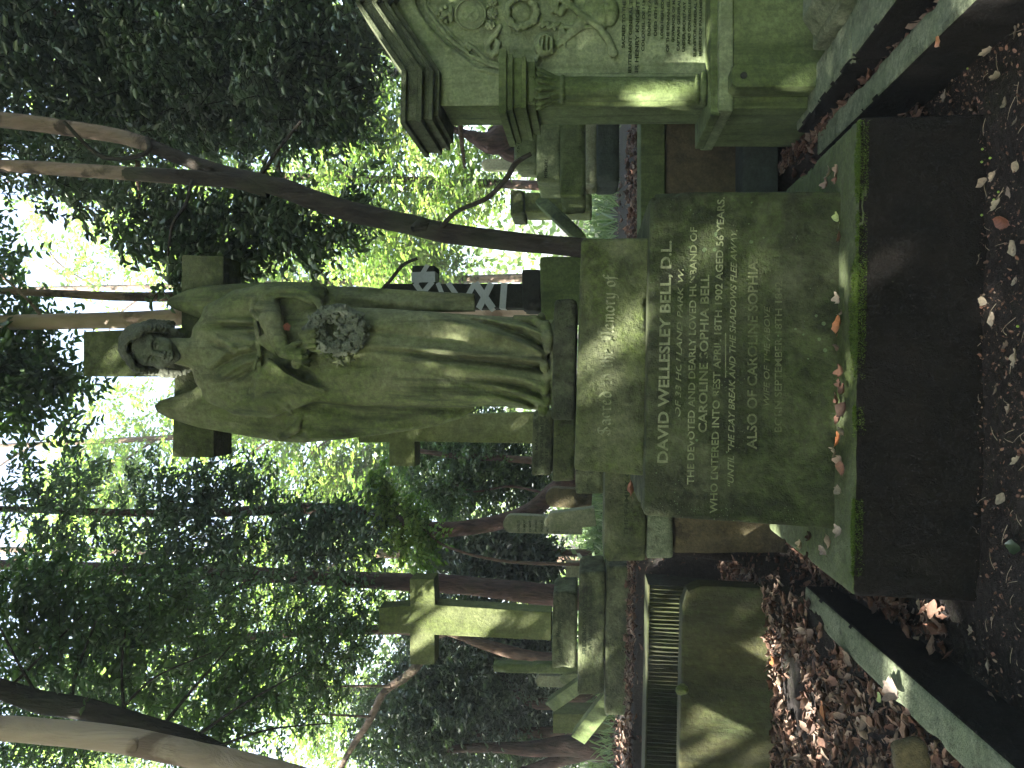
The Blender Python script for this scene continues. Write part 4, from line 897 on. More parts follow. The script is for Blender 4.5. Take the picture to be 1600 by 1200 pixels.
def ridged_wall():
    e = empty('tooled_wall', (-2, 5.5, .5), 'low stone wall with vertical tooled ridges behind the chest tomb', 'grave wall')
    z1, zb = PZ(1010, 5.4, 150), .3; x1 = PX(284, 5.4, 1030); x = -3.6; top = []; rs = random.Random(4); i = 0
    while x < x1: top.append((x, 5.4+(.022 if i % 2 else 0)+rs.uniform(-.004, .004))); x += rs.uniform(.011, .017); i += 1
    top.append((x1, 5.42)); mb = MB(); n = len(top); zs = [z1-.012, z1-.075, z1-.15, zb]; V = []
    for z in zs: V += [(a+rs.uniform(-.002, .002), b+rs.uniform(-.004, .004), z+rs.uniform(-.003, .003)) for a, b in top]
    F = []
    for r in range(3): F += [(r*n+j, r*n+j+1, (r+1)*n+j+1, (r+1)*n+j) for j in range(n-1)]
    mb.add(V, F); mb.build('tooled_face', M['tomb'], e)
    mb = MB(); mb.box(-3.6, x1+.002, 5.425, 5.75, zb, z1-.014); mb.build('wall_core', M['bluestone'], e, .004)
    mb = MB(); mb.box(-3.6, x1+.01, 5.392, 5.7, z1-.013, z1); mb.build('capping', M['tomb'], e, .004)
ridged_wall()
# graves seen between the monuments, behind the die
stack('gravestone', 'dark block behind the family gravestone next to the black-stained steps', 'gravestone', 5.1, [('block', 'step', (428, 899, 470, 940), -.2, .3, .006)])
e, o = stack('cross_monument', 'green stone cross partly hidden behind the angel on stepped blocks, its arm pointing left', 'grave cross', 5.6,
    [('cross', 'cross', [(508, 560), (548, 560), (549, 610), (600, 612), (600, 648), (550, 648), (556, 836), (507, 836), (510, 648), (471, 648), (472, 608), (509, 608)], .12, .19, .006),
     ('top_step', 'step', [(456, 830), (560, 833), (560, 864), (457, 862)], 0, .45, .008), ('middle_step', 'tier', [(447, 863), (600, 866), (600, 900), (448, 897)], -.05, .55, .008), ('bottom_step', 'tier', [(428, 899), (620, 901), (620, 1000), (428, 1000)], -.1, .65, .01)])
for i, w in enumerate(("JESSIE MARGARET", "WIFE OF JAMES", "DIED 1898")): carve([(w, 470+i*3, 840+i*8, 545, 841+i*8, 4.6, 0, .02)], 5.6, M['letterdark'], o[1])
def headstone(name, label, Y, u0, u1, v0, v1, mat, rnd='round', depth=.09, tilt=0, cat='headstone', group=None, ztop=None):
    n = 12; uc, hw = (u0+u1)/2, (u1-u0)/2; pts = []
    if rnd == 'round': pts = [(uc-hw*math.cos(math.pi*i/n), v0+hw*.9*(1-math.sin(math.pi*i/n))) for i in range(n+1)]
    elif rnd == 'gable': pts = [(u0, v0+hw*.6), (uc, v0), (u1, v0+hw*.6)]
    elif rnd == 'shoulder': pts = [(u0, v0+hw*.7), (u0+hw*.3, v0+hw*.45)]+[(uc-hw*.62*math.cos(math.pi*i/n), v0+hw*.45*(1-math.sin(math.pi*i/n))) for i in range(n+1)]+[(u1-hw*.3, v0+hw*.45), (u1, v0+hw*.7)]
    else: pts = [(u0, v0), (u1, v0)]
    pts += [(u1, v1), (u0, v1)]
    if tilt:
        c, s = math.cos(tilt), math.sin(tilt); pts = [(uc+(a-uc)*c-(b-v1)*s, v1+(a-uc)*s+(b-v1)*c) for a, b in pts]
    f = [at(a, b, Y) for a, b in pts]; m = len(f); mb = MB()
    mb.add(f+[p+np.array([0, depth, 0]) for p in f], [tuple(range(m-1, -1, -1)), tuple(range(m, 2*m))]+[(i, (i+1) % m, m+(i+1) % m, m+i) for i in range(m)])
    o = mb.build(name, M[mat], None, .006)
    b = at(uc, v1, Y+depth/2)
    for vv in o.data.vertices: vv.co -= Vector(b)
    o.location = Vector(b); return tag(o, label, cat, group)
h = headstone('headstone', 'tall pale round-topped headstone with worn lines of writing left of the red-barked trunk', 7.4, 364, 392, 786, 910, 'greypale', 'round', .12, .03)
for i in range(8): 
    w = ("SACRED TO", "THE MEMORY", "OF MARY", "WHO DIED", "AGED 68", "ALSO OF", "JOHN", "HER SON")[i]
    c1 = carve1([(w, 369, 812+i*9, 387, 812+i*9, 3.4, 0, .02)], 7.395, M['letterdark'], h)
headstone('scroll_stone', 'small white scroll-shaped gravestone leaning against the pale headstone', 6.6, 378, 406, 850, 930, 'greypale', 'shoulder', .16, -.12, 'gravestone')
headstone('headstone', 'small brown rounded headstone beside the white scroll stone', 6.9, 404, 434, 852, 925, 'rock', 'round', .15, .06)
headstone('headstone', 'low grey slab headstone at the far end of the leafy path left of centre', 9.5, 296, 322, 884, 935, 'greypale', 'flat', .1)
# stones beyond the left cross
stack('stone_post', 'slim upright green stone slab behind the left cross steps', 'gravestone', 7.4, [('slab', 'pier', [(148, 770), (163, 770), (160, 960), (145, 960)], 0, .12, .006)])
headstone('headstone', 'small pale pointed headstone standing among dark shrubs at the far left', 8.6, 122, 140, 836, 940, 'greypale', 'gable', .1, .05)
headstone('headstone', 'low rounded green headstone just right of the slim slab behind the left steps', 8.2, 131, 147, 874, 940, 'monument', 'round', .1)
headstone('headstone', 'pale green square-topped headstone nearest the double trunk at the far left', 8.0, 54, 84, 864, 960, 'cross', 'flat', .3)
def fallen_cross(label, p, q, w, Y, arm):
    """broken cross shaft leaning from p to q (picture points)"""
    a, b = at(*p, Y), at(*q, Y-.35); d = (b-a)/np.linalg.norm(b-a); s = np.cross(d, [0, 1, 0]); s /= np.linalg.norm(s); n = np.cross(s, d)
    e = empty('fallen_cross', b, label, 'grave cross')
    def bar(c0, c1, ax, w1, nm):
        mb = MB(); o = np.cross(ax, n); o /= np.linalg.norm(o)
        P = [c0-o*w1-n*.05, c0+o*w1-n*.05, c0+o*w1+n*.05, c0-o*w1+n*.05]; Q_ = [x+(c1-c0) for x in P]; mb.hexa(P+Q_); mb.build(nm, M['pier'], e, .006)
    bar(a, b, d, w, 'shaft')
    if arm: c = a+(b-a)*.3+n*.004; bar(c-s*arm, c+s*arm, s, w*.9, 'arm')
fallen_cross('broken green cross leaning left of the black-stained steps', (100, 862), (140, 920), .06, 7.6, .0)
fallen_cross('fallen green cross shaft lying against the left end of the steps', (50, 905), (120, 960), .07, 7.0, .0)
fallen_cross('broken cross shards leaning on the leaf pile right of the dark trunk', (885, 846), (830, 905), .045, 6.2, .0)
fallen_cross('second thin shard leaning on the leaf pile nearest the dark trunk', (868, 862), (822, 912), .035, 6.0, .0)
# right-hand graves between the dark tree and the carved monument
g = 'weathered headstones beside the carved monument'
def side_stone(nm, label, Y, us, vs, mat, depth, text=None, rnd=None):
    e, o = stack(nm, label, 'gravestone', Y, [('block', mat, (us[0], vs[0], us[1], vs[1]), 0, depth, .012)], None)
    if text: carve([text], Y, M['letterdark'], o[0])
side_stone('headstone_block', 'upper grey-green inscribed block directly behind the carved monument', 5.5, (941, 1040), (803, 839), 'monument', .35, ("ANNIE", 960, 812, 990, 812, 4, 0, .02))
side_stone('headstone_block', 'wider middle block with worn letters behind the carved monument', 5.4, (916, 1040), (838, 876), 'monument', .5, ("MEMORY", 922, 855, 952, 856, 5, 0, .02))
side_stone('headstone_block', 'lowest mossy block with a pale sloping edge behind the carved monument', 5.3, (892, 1040), (875, 915), 'pier', .55)
side_stone('ledger_slab', 'pale horizontal slab edge below the stacked blocks behind the carved monument', 5.15, (913, 1040), (915, 933), 'greypale', .3)
side_stone('ledger_slab', 'dark blue-grey ledger slab under the pale slab edge', 5.1, (918, 1040), (932, 968), 'bluestone', .4)
def right_wall():
    e = empty('vault_front', (1.4, 4.9, .3), 'dark vault front of brown rough stone under a green slab right of the inscribed block', 'vault')
    mb = MB(); mb.hexa(pxblock((780, 1080), (1001, 1039), 4.72, .35)); mb.build('coping', M['pier'], e, .01)
    rockface('rough_wall', 'rock', (780, 1080), (1043, 1175), 4.76, .4, e, 8, .03)
    mb = MB(); mb.hexa(pxblock((780, 1080), (1160, 1216), 4.55, .3)); mb.build('foot_slab', M['bluestone'], e, .012)
right_wall()
stack('pillar_stone', 'square yellow-green stone pillar with a cap standing beyond the leaf pile', 'gravestone', 8.0, [('shaft', 'cross', (868, 819, 900, 925), 0, .4, .012), ('cap', 'tier', (863, 797, 904, 819), -.04, .48, .012)])
for i, (u, v0, w, lb) in enumerate(((935, 752, 17, 'white rounded stone in the sunny grass behind the carved monument'), (950, 792, 12, 'smaller white stone on the slope nearer the stacked blocks'))):
    headstone('headstone', lb, 11+i, u, u+w, v0, v0+70, 'greypale', 'round', .12)
# dark cross bound with pale tape
def taped_cross():
    Y = 4.3; dp = .14
    e, o = stack('taped_cross', 'black stone cross bound with strips of pale tape standing behind the angel on dark blocks', 'grave cross', Y,
        [('cross', 'blackcross', [(719, 600), (757, 600), (757, 644), (785, 644), (785, 679), (757, 679), (757, 818), (719, 818)], 0, dp, .004),
         ('top_block', 'blackcross', (716, 815, 780, 846), -.07, .3, .006), ('lower_block', 'pier', [(700, 845), (800, 843), (800, 1000), (700, 1000)], -.12, .4, .01)])
    m, nt, b = newmat('pale_tape'); t = NT(nt); n = t.noise(t.pos((1, 1, 5)), 60, 3); nt.links.new(t.mix(n, (.2, .23, .23), (.36, .39, .39)), b.inputs['Base Color']); b.inputs['Roughness'].default_value = .45; nt.links.new(t.bump(n, .6, .004), b.inputs['Normal'])
    def strip(p, q, w):       # a band of tape wrapped over the front, folded round both sides
        a = np.array(p, float); c = np.array(q, float); d = (c-a)/np.linalg.norm(c-a); s = np.array([-d[1], d[0]])*w/2
        A = [at(*(a-s), Y-.003), at(*(a+s), Y-.003)]; B_ = [at(*(c-s), Y-.003), at(*(c+s), Y-.003)]; bk = np.array([0, dp*.7, 0])
        mb = MB(); n = 6; V = []
        V += [A[0]+bk, A[1]+bk]
        for i in range(n+1): tt = i/n; V += [A[0]+(B_[0]-A[0])*tt+np.array([0, -.002*random.random(), 0]), A[1]+(B_[1]-A[1])*tt+np.array([0, -.003*random.random(), 0])]
        V += [B_[0]+bk, B_[1]+bk]
        mb.add(V, [(2*i, 2*i+1, 2*i+3, 2*i+2) for i in range(n+2)]); tb = mb.build('tape_strip', m, o[0])
    for i in range(3): strip((761+i*5.5, 643), (761+i*5.5+1, 680), 5.5)
    strip((756, 650), (786, 668), 7); strip((718, 640), (760, 676), 8); strip((719, 676), (758, 648), 8)
    strip((718, 700), (758, 684), 7); strip((718, 728), (758, 700), 8); strip((718, 720), (758, 742), 8); strip((718, 770), (758, 742), 11); strip((718, 748), (758, 768), 10); strip((718, 785), (758, 788), 10)
taped_cross()
# sawn stump / cut stone in the leaves at lower left
stack('broken_kerb', 'grey broken stone end sticking out of the leaves at the bottom left', 'stone', 2.35, [('stone', 'rock', [(-12, 1402), (36, 1400), (44, 1450), (-12, 1460)], 0, .06, .012)])
# ------------------------------------------------------------------ trees
BEAMS = []     # gaps cut in the leaves to let sun onto chosen spots: (point, radius)
def beam(u, v, Y, r): BEAMS.append((at(u, v, Y), r))
beam(785, 1080, 2.95, .04); beam(750, 1052, 2.95, .03); beam(690, 985, 3.05, .03); beam(815, 1125, 2.95, .03)
beam(632, 688, 3.25, .03); beam(1054, 1020, 3.9, .06); beam(1028, 995, 3.9, .045); beam(1048, 1045, 3.9, .035)
beam(770, 1318, 2.9, .02); beam(520, 1318, 2.9, .03); beam(250, 1030, 5.4, .22); beam(205, 1035, 5.4, .16)
beam(115, 1438, 2.6, .05); beam(60, 1540, 2.3, .05); beam(130, 1250, 4.2, .09); beam(175, 1215, 4.4, .10); beam(100, 1310, 3.8, .07); beam(85, 1190, 4.5, .05)
beam(220, 1482, 2.9, .05); beam(225, 1470, 2.95, .05); beam(290, 1565, 2.6, .04); beam(315, 1545, 2.65, .04); beam(355, 1230, 3.9, .10); beam(330, 1120, 4.7, .10); beam(280, 1195, 4.3, .07)
beam(165, 896, 6.3, .05); beam(1140, 590, 4.0, .10); beam(1100, 618, 4.0, .08); beam(250, 660, 6.3, .04); beam(215, 750, 6.3, .03); beam(225, 615, 6.3, .03)
beam(90, 1000, 6.6, .15); beam(60, 985, 7, .2); beam(660, 945, 3.1, .02); beam(380, 895, 7, .15); beam(1180, 1500, 2.3, .03); beam(620, 160, 3.5, .06); beam(590, 240, 3.4,.04)
def not_in_beam(P):
    ok = np.ones(len(P), bool)
    for q, r in BEAMS:
        d = P-q; t = d@SUN; dist = np.linalg.norm(d-t[:, None]*SUN, axis=1)
        ok &= ~((t > .15) & (dist < r*1.45+.03+.004*t))
    return ok
def tube(pts, rad, sides=12, seed=0, rough=.06):
    """pts (n,3), rad (n): smooth, slightly lumpy tube -> V,F quads"""
    pts = np.asarray(pts, float); n = len(pts); m = max(2, int(6*(n-1)))+1
    t = np.linspace(0, n-1, m); i = np.clip(t.astype(int), 0, n-2); f = (t-i)[:, None]
    g = lambda k: pts[np.clip(k, 0, n-1)]
    p0, p1, p2, p3 = g(i-1), g(i), g(i+1), g(i+2)
    P = .5*((2*p1)+(-p0+p2)*f+(2*p0-5*p1+4*p2-p3)*f**2+(-p0+3*p1-3*p2+p3)*f**3)
    R = np.interp(t, np.arange(n), rad)
    D = np.gradient(P, axis=0); D /= np.linalg.norm(D, axis=1)[:, None]+1e-9
    ref = np.where(np.abs(D[:, 1:2]) > .9, np.array([[1., 0, 0]]), np.array([[0, 1., 0]])); A = np.cross(D, ref); A /= np.linalg.norm(A, axis=1)[:, None]; B = np.cross(D, A)
    a = np.linspace(0, 2*math.pi, sides, endpoint=False)
    ring = A[:, None]*np.cos(a)[None, :, None]+B[:, None]*np.sin(a)[None, :, None]
    rr = R[:, None]*(1+rough*2*(fbm(P[:, 0:1]*5+np.cos(a)*1.2+seed, P[:, 1:2]*5+np.sin(a)*1.2, P[:, 2:3]*5+0*a, 3, seed)-.5))
    V = (P[:, None]+ring*rr[:, :, None]).reshape(-1, 3)
    I = np.arange(m*sides).reshape(m, sides); J = np.roll(I, -1, 1)
    return V, np.stack([I[:-1], J[:-1], J[1:], I[1:]], -1).reshape(-1, 4)
class TM:
    def __init__(s): s.V = []; s.F = []; s.n = 0
    def add(s, pts, rad, sides=12, seed=0, rough=.06):
        V, F = tube(pts, rad, sides, seed, rough); s.V.append(V); s.F.append(F+s.n); s.n += len(V)
    def px(s, pl, sides=14, seed=0, rough=.07):
        """pl: list of (u, v, width px, depth)"""
        s.add([at(u, v, Y) for u, v, w, Y in pl], [w*Y/2400 for u, v, w, Y in pl], sides, seed, rough)
    def build(s, name, mat, parent):
        return link(name, mesh_np(name, np.concatenate(s.V), np.concatenate(s.F), 4, mat, True), parent)
def leaf_geo(P, D, N, L, W, fold=.25, bend=.15, full=True):
    """leaf blades at P along D with face normal N"""
    D = D/np.linalg.norm(D, axis=1)[:, None]; N = N-D*(N*D).sum(1)[:, None]; N /= np.linalg.norm(N, axis=1)[:, None]+1e-9
    S = np.cross(D, N); L = np.broadcast_to(L, len(P))[:, None]; W = np.broadcast_to(W, len(P))[:, None]
    if full:
        tab = [(0, 0, 0), (.28, -.44, fold), (.68, -.36, fold), (1, 0, -bend*2), (.68, .36, fold), (.28, .44, fold)]
        V = np.stack([P+D*L*a+S*W*b+N*(W*abs(b)*c*2 if b else L*c*.5*a) for a, b, c in tab], 1)
        F = (np.arange(len(P))*6)[:, None, None]+np.array([[0, 1, 2, 3], [0, 3, 4, 5]])[None]
        return V.reshape(-1, 3), F.reshape(-1, 4), 6
    tab = [(0, 0, 0), (.45, -.45, fold), (1, 0, 0), (.45, .45, fold)]
    V = np.stack([P+D*L*a+S*W*b+N*W*abs(b)*c for a, b, c in tab], 1)
    F = (np.arange(len(P))*4)[:, None]+np.arange(4)[None]
    return V.reshape(-1, 3), F, 4
def rand_dir(n): v = RNG.normal(size=(n, 3)); return v/np.linalg.norm(v, axis=1)[:, None]
def crown(parent, blobs, nspr, per, L, mat, twig='bark_dark', gap=.5, gfreq=1.6, full=True, droop=.3, spr=None, seed=1, name='crown', up=.6, twigw=.0022, ratio=.5):
    """blobs: (u, v, Y, ru px, rv px, rY m, weight). Sprays of leaves on fine twigs, thinned by noise so that gaps show."""
    w = np.array([b[6] for b in blobs], float); idx = RNG.choice(len(blobs), int(nspr*2.2), p=w/w.sum()); B = np.array([b[:6] for b in blobs], float)[idx]
    r = rand_dir(len(B))*(RNG.random(len(B))**.42)[:, None]
    Y = B[:, 2]+r[:, 1]*B[:, 5]; Y0 = B[:, 2]
    O = at(B[:, 0], B[:, 1], Y0)+np.stack([r[:, 0]*B[:, 3]*Y0/FOC, r[:, 1]*B[:, 5], r[:, 2]*B[:, 4]*Y0/FOC], 1)
    keep = fbm(O[:, 0]*gfreq+seed*7, O[:, 1]*gfreq, O[:, 2]*gfreq, 3, seed) > gap-.08+.16*RNG.random(len(O))*0
    O = O[keep & (O[:, 2] > gz(O[:, 0], O[:, 1])+.05)][:nspr]; n = len(O)
    T = rand_dir(n); T[:, 2] = T[:, 2]*.45-droop; T /= np.linalg.norm(T, axis=1)[:, None]
    spr = spr or L*per*.32
    k = (np.arange(per)+.5)/per; side = np.where(np.arange(per) % 2 == 0, 1, -1)
    Zu = np.array([0, 0, 1.0]); S = np.cross(T, Zu); S /= np.linalg.norm(S, axis=1)[:, None]+1e-9
    sag = np.array([0, 0, -1.0])*spr*.3
    P = O[:, None]+T[:, None]*(k*spr)[None, :, None]+sag*(k**2)[None, :, None]
    D = T[:, None]*.55+S[:, None]*side[None, :, None]*.9+RNG.normal(size=P.shape)*.28
    N = Zu*up+RNG.normal(size=P.shape)*.42
    P = P.reshape(-1, 3); D = D.reshape(-1, 3); N = N.reshape(-1, 3)
    ok = not_in_beam(P) & (np.linalg.norm(P-EYE, axis=1) > 1.2); P, D, N = P[ok], D[ok], N[ok]
    Ls = L*(.65+.6*RNG.random(len(P))); V, F, nv = leaf_geo(P, D, N, Ls, Ls*ratio, .3, .2, full)
    cl = fbm(P[:, 0]*2.2, P[:, 1]*2.2, P[:, 2]*2.2, 2, seed+5); tint = np.clip((cl-.5)*2+RNG.random(len(P)), 0, 1)
    o = link(name, mesh_np(name, V, F, 4, M[mat], False, None, np.repeat(tint, nv)), parent)
    if twig:       # fine twigs carrying the sprays
        a, b, c = O, O+T*spr*.5+sag*.25, O+T*spr+sag; wv = np.array([0, 0, 1.0])*twigw; w2 = S*twigw
        V = np.stack([a-w2, a+w2, a+wv*1.6, b-w2, b+w2, b+wv*1.6, c, c+wv*.1, c+w2*.1], 1).reshape(-1, 3)
        q = np.array([[0, 1, 4, 3], [1, 2, 5, 4], [2, 0, 3, 5], [3, 4, 7, 6], [4, 5, 8, 7], [5, 3, 6, 8]]); F = (np.arange(n)*9)[:, None, None]+q[None]
        link('twigs', mesh_np('twigs', V, F.reshape(-1, 4), 4, M[twig], False), parent)
    return o
def tree(label, foot, cat='tree', group=None, name='tree'):
    f = np.array(foot, float); return empty(name, (f[0], f[1], float(gz(f[0], f[1]))-.05), label, cat, group)
def foot(u, v, Y): p = at(u, v, Y); return p
# dark forked tree right of the angel
t1 = tree('dark leaning tree right of the angel, forking into two pale upper limbs', at(812, 1000, 4.0))
b = TM(); b.px([(806, 1100, 37, 4.05), (808, 980, 33, 4.0), (813, 905, 30, 4.0), (823, 800, 30, 4.0), (836, 700, 32, 4.0), (850, 640, 32, 4.0), (866, 560, 33, 4.0), (884, 500, 32, 4.0), (903, 450, 33, 4.0), (916, 405, 29, 4.0), (930, 350, 24, 4.05), (950, 290, 22, 4.1), (972, 235, 22, 4.15), (985, 200, 16, 4.2)], 16, 1, .09)
b.px([(905, 420, 30, 4.0), (916, 370, 24, 3.98), (921, 320, 24, 3.95), (926, 250, 22, 3.9), (932, 150, 21, 3.9), (938, 60, 20, 3.9), (941, -20, 20, 3.9), (950, -160, 18, 3.9)], 14, 2, .08); b.px([(846, 672, 14, 4.0), (850, 660, 22, 3.95), (842, 645, 10, 3.9)], 8)
b.build('trunk', M['bark_dark'], t1)
b = TM(); b.px([(972, 238, 23, 4.14), (986, 190, 24, 4.2), (996, 130, 26, 4.2), (1006, 60, 26, 4.2), (1014, -10, 26, 4.2), (1030, -160, 30, 4.2)], 14, 3, .08)
b.px([(919, 345, 24.5, 3.97), (923, 290, 24.5, 3.94), (929, 200, 23, 3.9), (935, 105, 22, 3.9), (939, 40, 21.5, 3.9), (943, -40, 21, 3.9)], 14, 2, .05); b.build('pale_limbs', M['bark_pale'], t1)['label'] = 'pale flaking upper limbs'
for pl in ([(846, 690, 8, 3.95), (870, 715, 7, 3.9), (890, 760, 8, 3.85), (920, 790, 9, 3.8), (945, 806, 9, 3.8), (960, 830, 7, 3.8)], [(796, 652, 5, 4.1), (786, 630, 6, 4.1), (762, 610, 6, 4.15), (740, 590, 5, 4.2)], [(985, 230, 8, 4.1), (960, 228, 8, 4.0), (955, 160, 7, 3.9), (1010, 100, 6, 3.8)], [(918, 300, 6, 3.9), (880, 290, 6, 3.8), (850, 270, 5, 3.7), (800, 262, 4, 3.7)], [(912, 400, 7, 4), (960, 430, 6, 4), (1010, 470, 5, 4)]):
    b = TM(); b.px(pl, 8, 4); b.build('branch', M['bark_dark'], t1)
crown(t1, [(830, 250, 4.7, 95, 95, .35, 3), (860, 390, 4.7, 80, 90, .35, 2.2), (780, 330, 4.6, 50, 80, .3, 1.2), (900, 120, 4.7, 60, 80, .4, .8), (830, 470, 4.6, 60, 60, .3, 1.0), (880, 530, 4.6, 50, 40, .25, .5), (760, 300, 4.5, 30, 60, .2, .5), (820, 200, 3.75, 40, 40, .15, .12)], 720, 9, .062, 'lf_dark', gap=.51, seed=3, ratio=.5)
# dense evergreen at the upper right
t2 = tree('dense dark evergreen filling the upper right behind the carved monument', (2.9, 6.2, 1), 'evergreen tree')
b = TM(); b.add([(2.9, 6.2, .9), (2.95, 6.2, 3), (3.0, 6.3, 5.5), (3.1, 6.4, 9)], [.16, .15, .12, .06])
for i in range(14):
    z = 2.2+i*.4; a = random.uniform(2.4, 5.2); l = random.uniform(1, 2.2); b.add([(2.95, 6.2, z), (2.95+math.cos(a)*l*.5, 6.2+math.sin(a)*l*.4, z+.25), (2.95+math.cos(a)*l, 6.2+math.sin(a)*l*.8, z+.2)], [.045, .03, .01], 6)
b.build('trunk', M['bark_brown'], t2)
crown(t2, [(1080, 120, 5.6, 170, 190, 1.0, 3.2), (1090, 350, 5.6, 130, 170, .9, 2.6), (1040, 470, 5.4, 70, 110, .6, 1.0), (1150, 480, 5.4, 120, 120, .7, 1.2), (1180, 250, 6, 160, 250, 1, 2.5), (990, 60, 6, 120, 100, .9, 1.2), (1010, 300, 6.2, 60, 160, .7, .5)], 5000, 9, .066, 'lf_dark', gap=.43, gfreq=1.5, seed=5, twigw=.003)
# pale trunk directly behind the angel's head
t3 = tree('straight pale-barked tree standing directly behind the angel', at(718, 950, 6.2))
b = TM(); b.px([(724, 980, 36, 6.2), (722, 880, 34, 6.2), (720, 780, 32, 6.25), (724, 650, 31, 6.3), (738, 560, 30, 6.3), (730, 450, 30, 6.3), (712, 330, 29, 6.3), (702, 250, 29, 6.3), (699, 150, 27, 6.3), (697, 50, 26, 6.3), (696, -30, 25, 6.3), (696, -250, 22, 6.3)], 16, 6, .05); b.build('trunk', M['bark_cream'], t3)
b = TM(); b.px([(728, 420, 16, 6.4), (738, 300, 15, 6.6), (736, 250, 16, 6.6), (737, 180, 15, 6.6), (741, 100, 13, 6.6), (744, 20, 11, 6.6), (748, -60, 9, 6.6)], 10, 7); b.px([(700, 70, 7, 6.3), (735, 40, 5, 6.2), (780, -10, 4, 6.2)], 6); b.build('limb', M['bark_pale'], t3)
crown(t3, [(620, 20, 6.5, 90, 60, .8, 1), (560, 60, 6.6, 70, 60, .8, .8), (790, -60, 6.5, 90, 60, .6, .5), (690, 30, 6.9, 60, 60, .4, .35)], 420, 9, .09, 'lf_mid', gap=.5, seed=8)
# red-barked curving tree, left of centre
t4 = tree('red-barked tree with a curving trunk left of centre', at(455, 950, 7.6))
b = TM(); b.px([(470, 985, 34, 7.6), (450, 900, 31, 7.6), (432, 866, 28, 7.6), (402, 830, 27, 7.6), (384, 780, 25, 7.6), (374, 720, 24, 7.6), (373, 680, 24, 7.6), (384, 630, 22, 7.6), (398, 570, 21, 7.6), (404, 510, 20, 7.6), (405, 450, 19, 7.6), (402, 400, 17, 7.6), (398, 300, 14, 7.6), (400, 150, 12, 7.6), (405, 0, 10, 7.6), (405, -100, 8, 7.6)], 14, 9, .07); b.build('trunk', M['bark_red'], t4)
crown(t4, [(360, 420, 6.6, 80, 110, .7, 2.6), (330, 250, 6.6, 110, 130, .8, 2.6), (430, 330, 6.8, 50, 110, .7, 1.6), (440, 60, 7, 70, 60, .8, .8), (330, 90, 7, 100, 100, .8, 1.8), (360, 540, 6.8, 70, 60, .5, 1.0), (450, 200, 7, 40, 50, .8, .3)], 1050, 9, .066, 'lf_blue', gap=.51, seed=12, twigw=.003)
# trunk behind the left cross
t5 = tree('brown fluted tree trunk directly behind the left cross', at(268, 960, 8.4))
b = TM(); b.px([(262, 980, 42, 8.4), (266, 900, 38, 8.4), (272, 840, 34, 8.4), (282, 760, 30, 8.4), (288, 690, 30, 8.4), (292, 600, 27, 8.4), (300, 450, 26, 8.4), (306, 300, 24, 8.4), (312, 150, 20, 8.4), (318, 0, 16, 8.4), (322, -120, 14, 8.4)], 14, 11, .1); b.px([(300, 430, 12, 8.4), (270, 330, 9, 8.2), (240, 200, 7, 8), (200, 60, 5, 7.9)], 8); b.build('trunk', M['bark_red'], t5)
crown(t5, [(150, 150, 7.6, 150, 170, 1.0, 3), (110, 380, 7.6, 120, 150, 1.0, 3), (240, 330, 7.7, 90, 170, .8, 2.2), (230, 520, 7.8, 80, 90, .6, 1.2), (260, 60, 7.6, 100, 110, .8, 1.5), (60, 60, 7.6, 110, 120, .8, 1.5), (170, 480, 8, 110, 90, .6, 1.3)], 2100, 9, .062, 'lf_mid', gap=.49, gfreq=1.1, seed=14, twigw=.0035)
# dark holly mass at the left
t6 = tree('dark holly bush massed behind the left cross and the slim slab', at(120, 960, 9.6), 'holly')
b = TM(); b.px([(150, 960, 22, 9.6), (160, 850, 18, 9.6), (205, 700, 14, 9.5), (215, 600, 10, 9.4)], 8); b.px([(120, 960, 22, 9.6), (100, 840, 18, 9.6), (150, 780, 10, 9.5)], 8); b.px([(60, 960, 20, 9.6), (50, 700, 14, 9.6)], 8); b.build('trunk', M['bark_brown'], t6)
crown(t6, [(130, 720, 9.6, 150, 110, .8, 3), (70, 640, 9.6, 110, 110, .8, 2.0), (190, 800, 9.8, 80, 80, .6, 1.3), (40, 820, 10, 80, 80, .6, 1.2), (225, 700, 10, 50, 130, .5, 1.0), (140, 850, 10.4, 100, 50, .4, .8)], 5200, 9, .07, 'lf_dark', gap=.36, gfreq=1.2, seed=17, twigw=.003)
# shrub left of the red trunk
t7 = tree('bushy dark laurel between the red-barked tree and the left cross', at(335, 960, 10.5), 'shrub')
b = TM(); b.px([(335, 960, 14, 10.5), (338, 800, 8, 10.5)], 6); b.build('trunk', M['bark_brown'], t7)
crown(t7, [(338, 770, 10.5, 48, 85, .6, 2), (345, 690, 10.7, 50, 60, .6, 1.2), (320, 830, 10.5, 30, 50, .5, .7)], 1500, 9, .09, 'lf_dark', gap=.36, seed=21)
# bush between the red trunk and the cross behind the angel
t8 = tree('grey-green bushy tree between the red-barked trunk and the half-hidden cross', at(487, 960, 9.3), 'bush')
b = TM(); b.px([(474, 970, 15, 9.0), (478, 870, 12, 9.0), (484, 780, 11, 9.0), (487, 715, 9, 9.0), (498, 640, 6, 9.0)], 8); b.px([(425, 865, 4, 9), (440, 800, 4, 9), (432, 740, 3, 9), (450, 700, 3, 9)], 6); b.build('trunk', M['bark_brown'], t8)
crown(t8, [(480, 740, 9.4, 80, 80, .7, 2.5), (440, 680, 9.6, 60, 70, .6, 1.5), (510, 660, 9.8, 60, 70, .6, 1.5), (450, 820, 9.6, 60, 40, .5, 1.0), (600, 740, 10, 50, 80, .5, .6)], 2600, 9, .062, 'lf_mid', gap=.42, gfreq=1.8, seed=23)
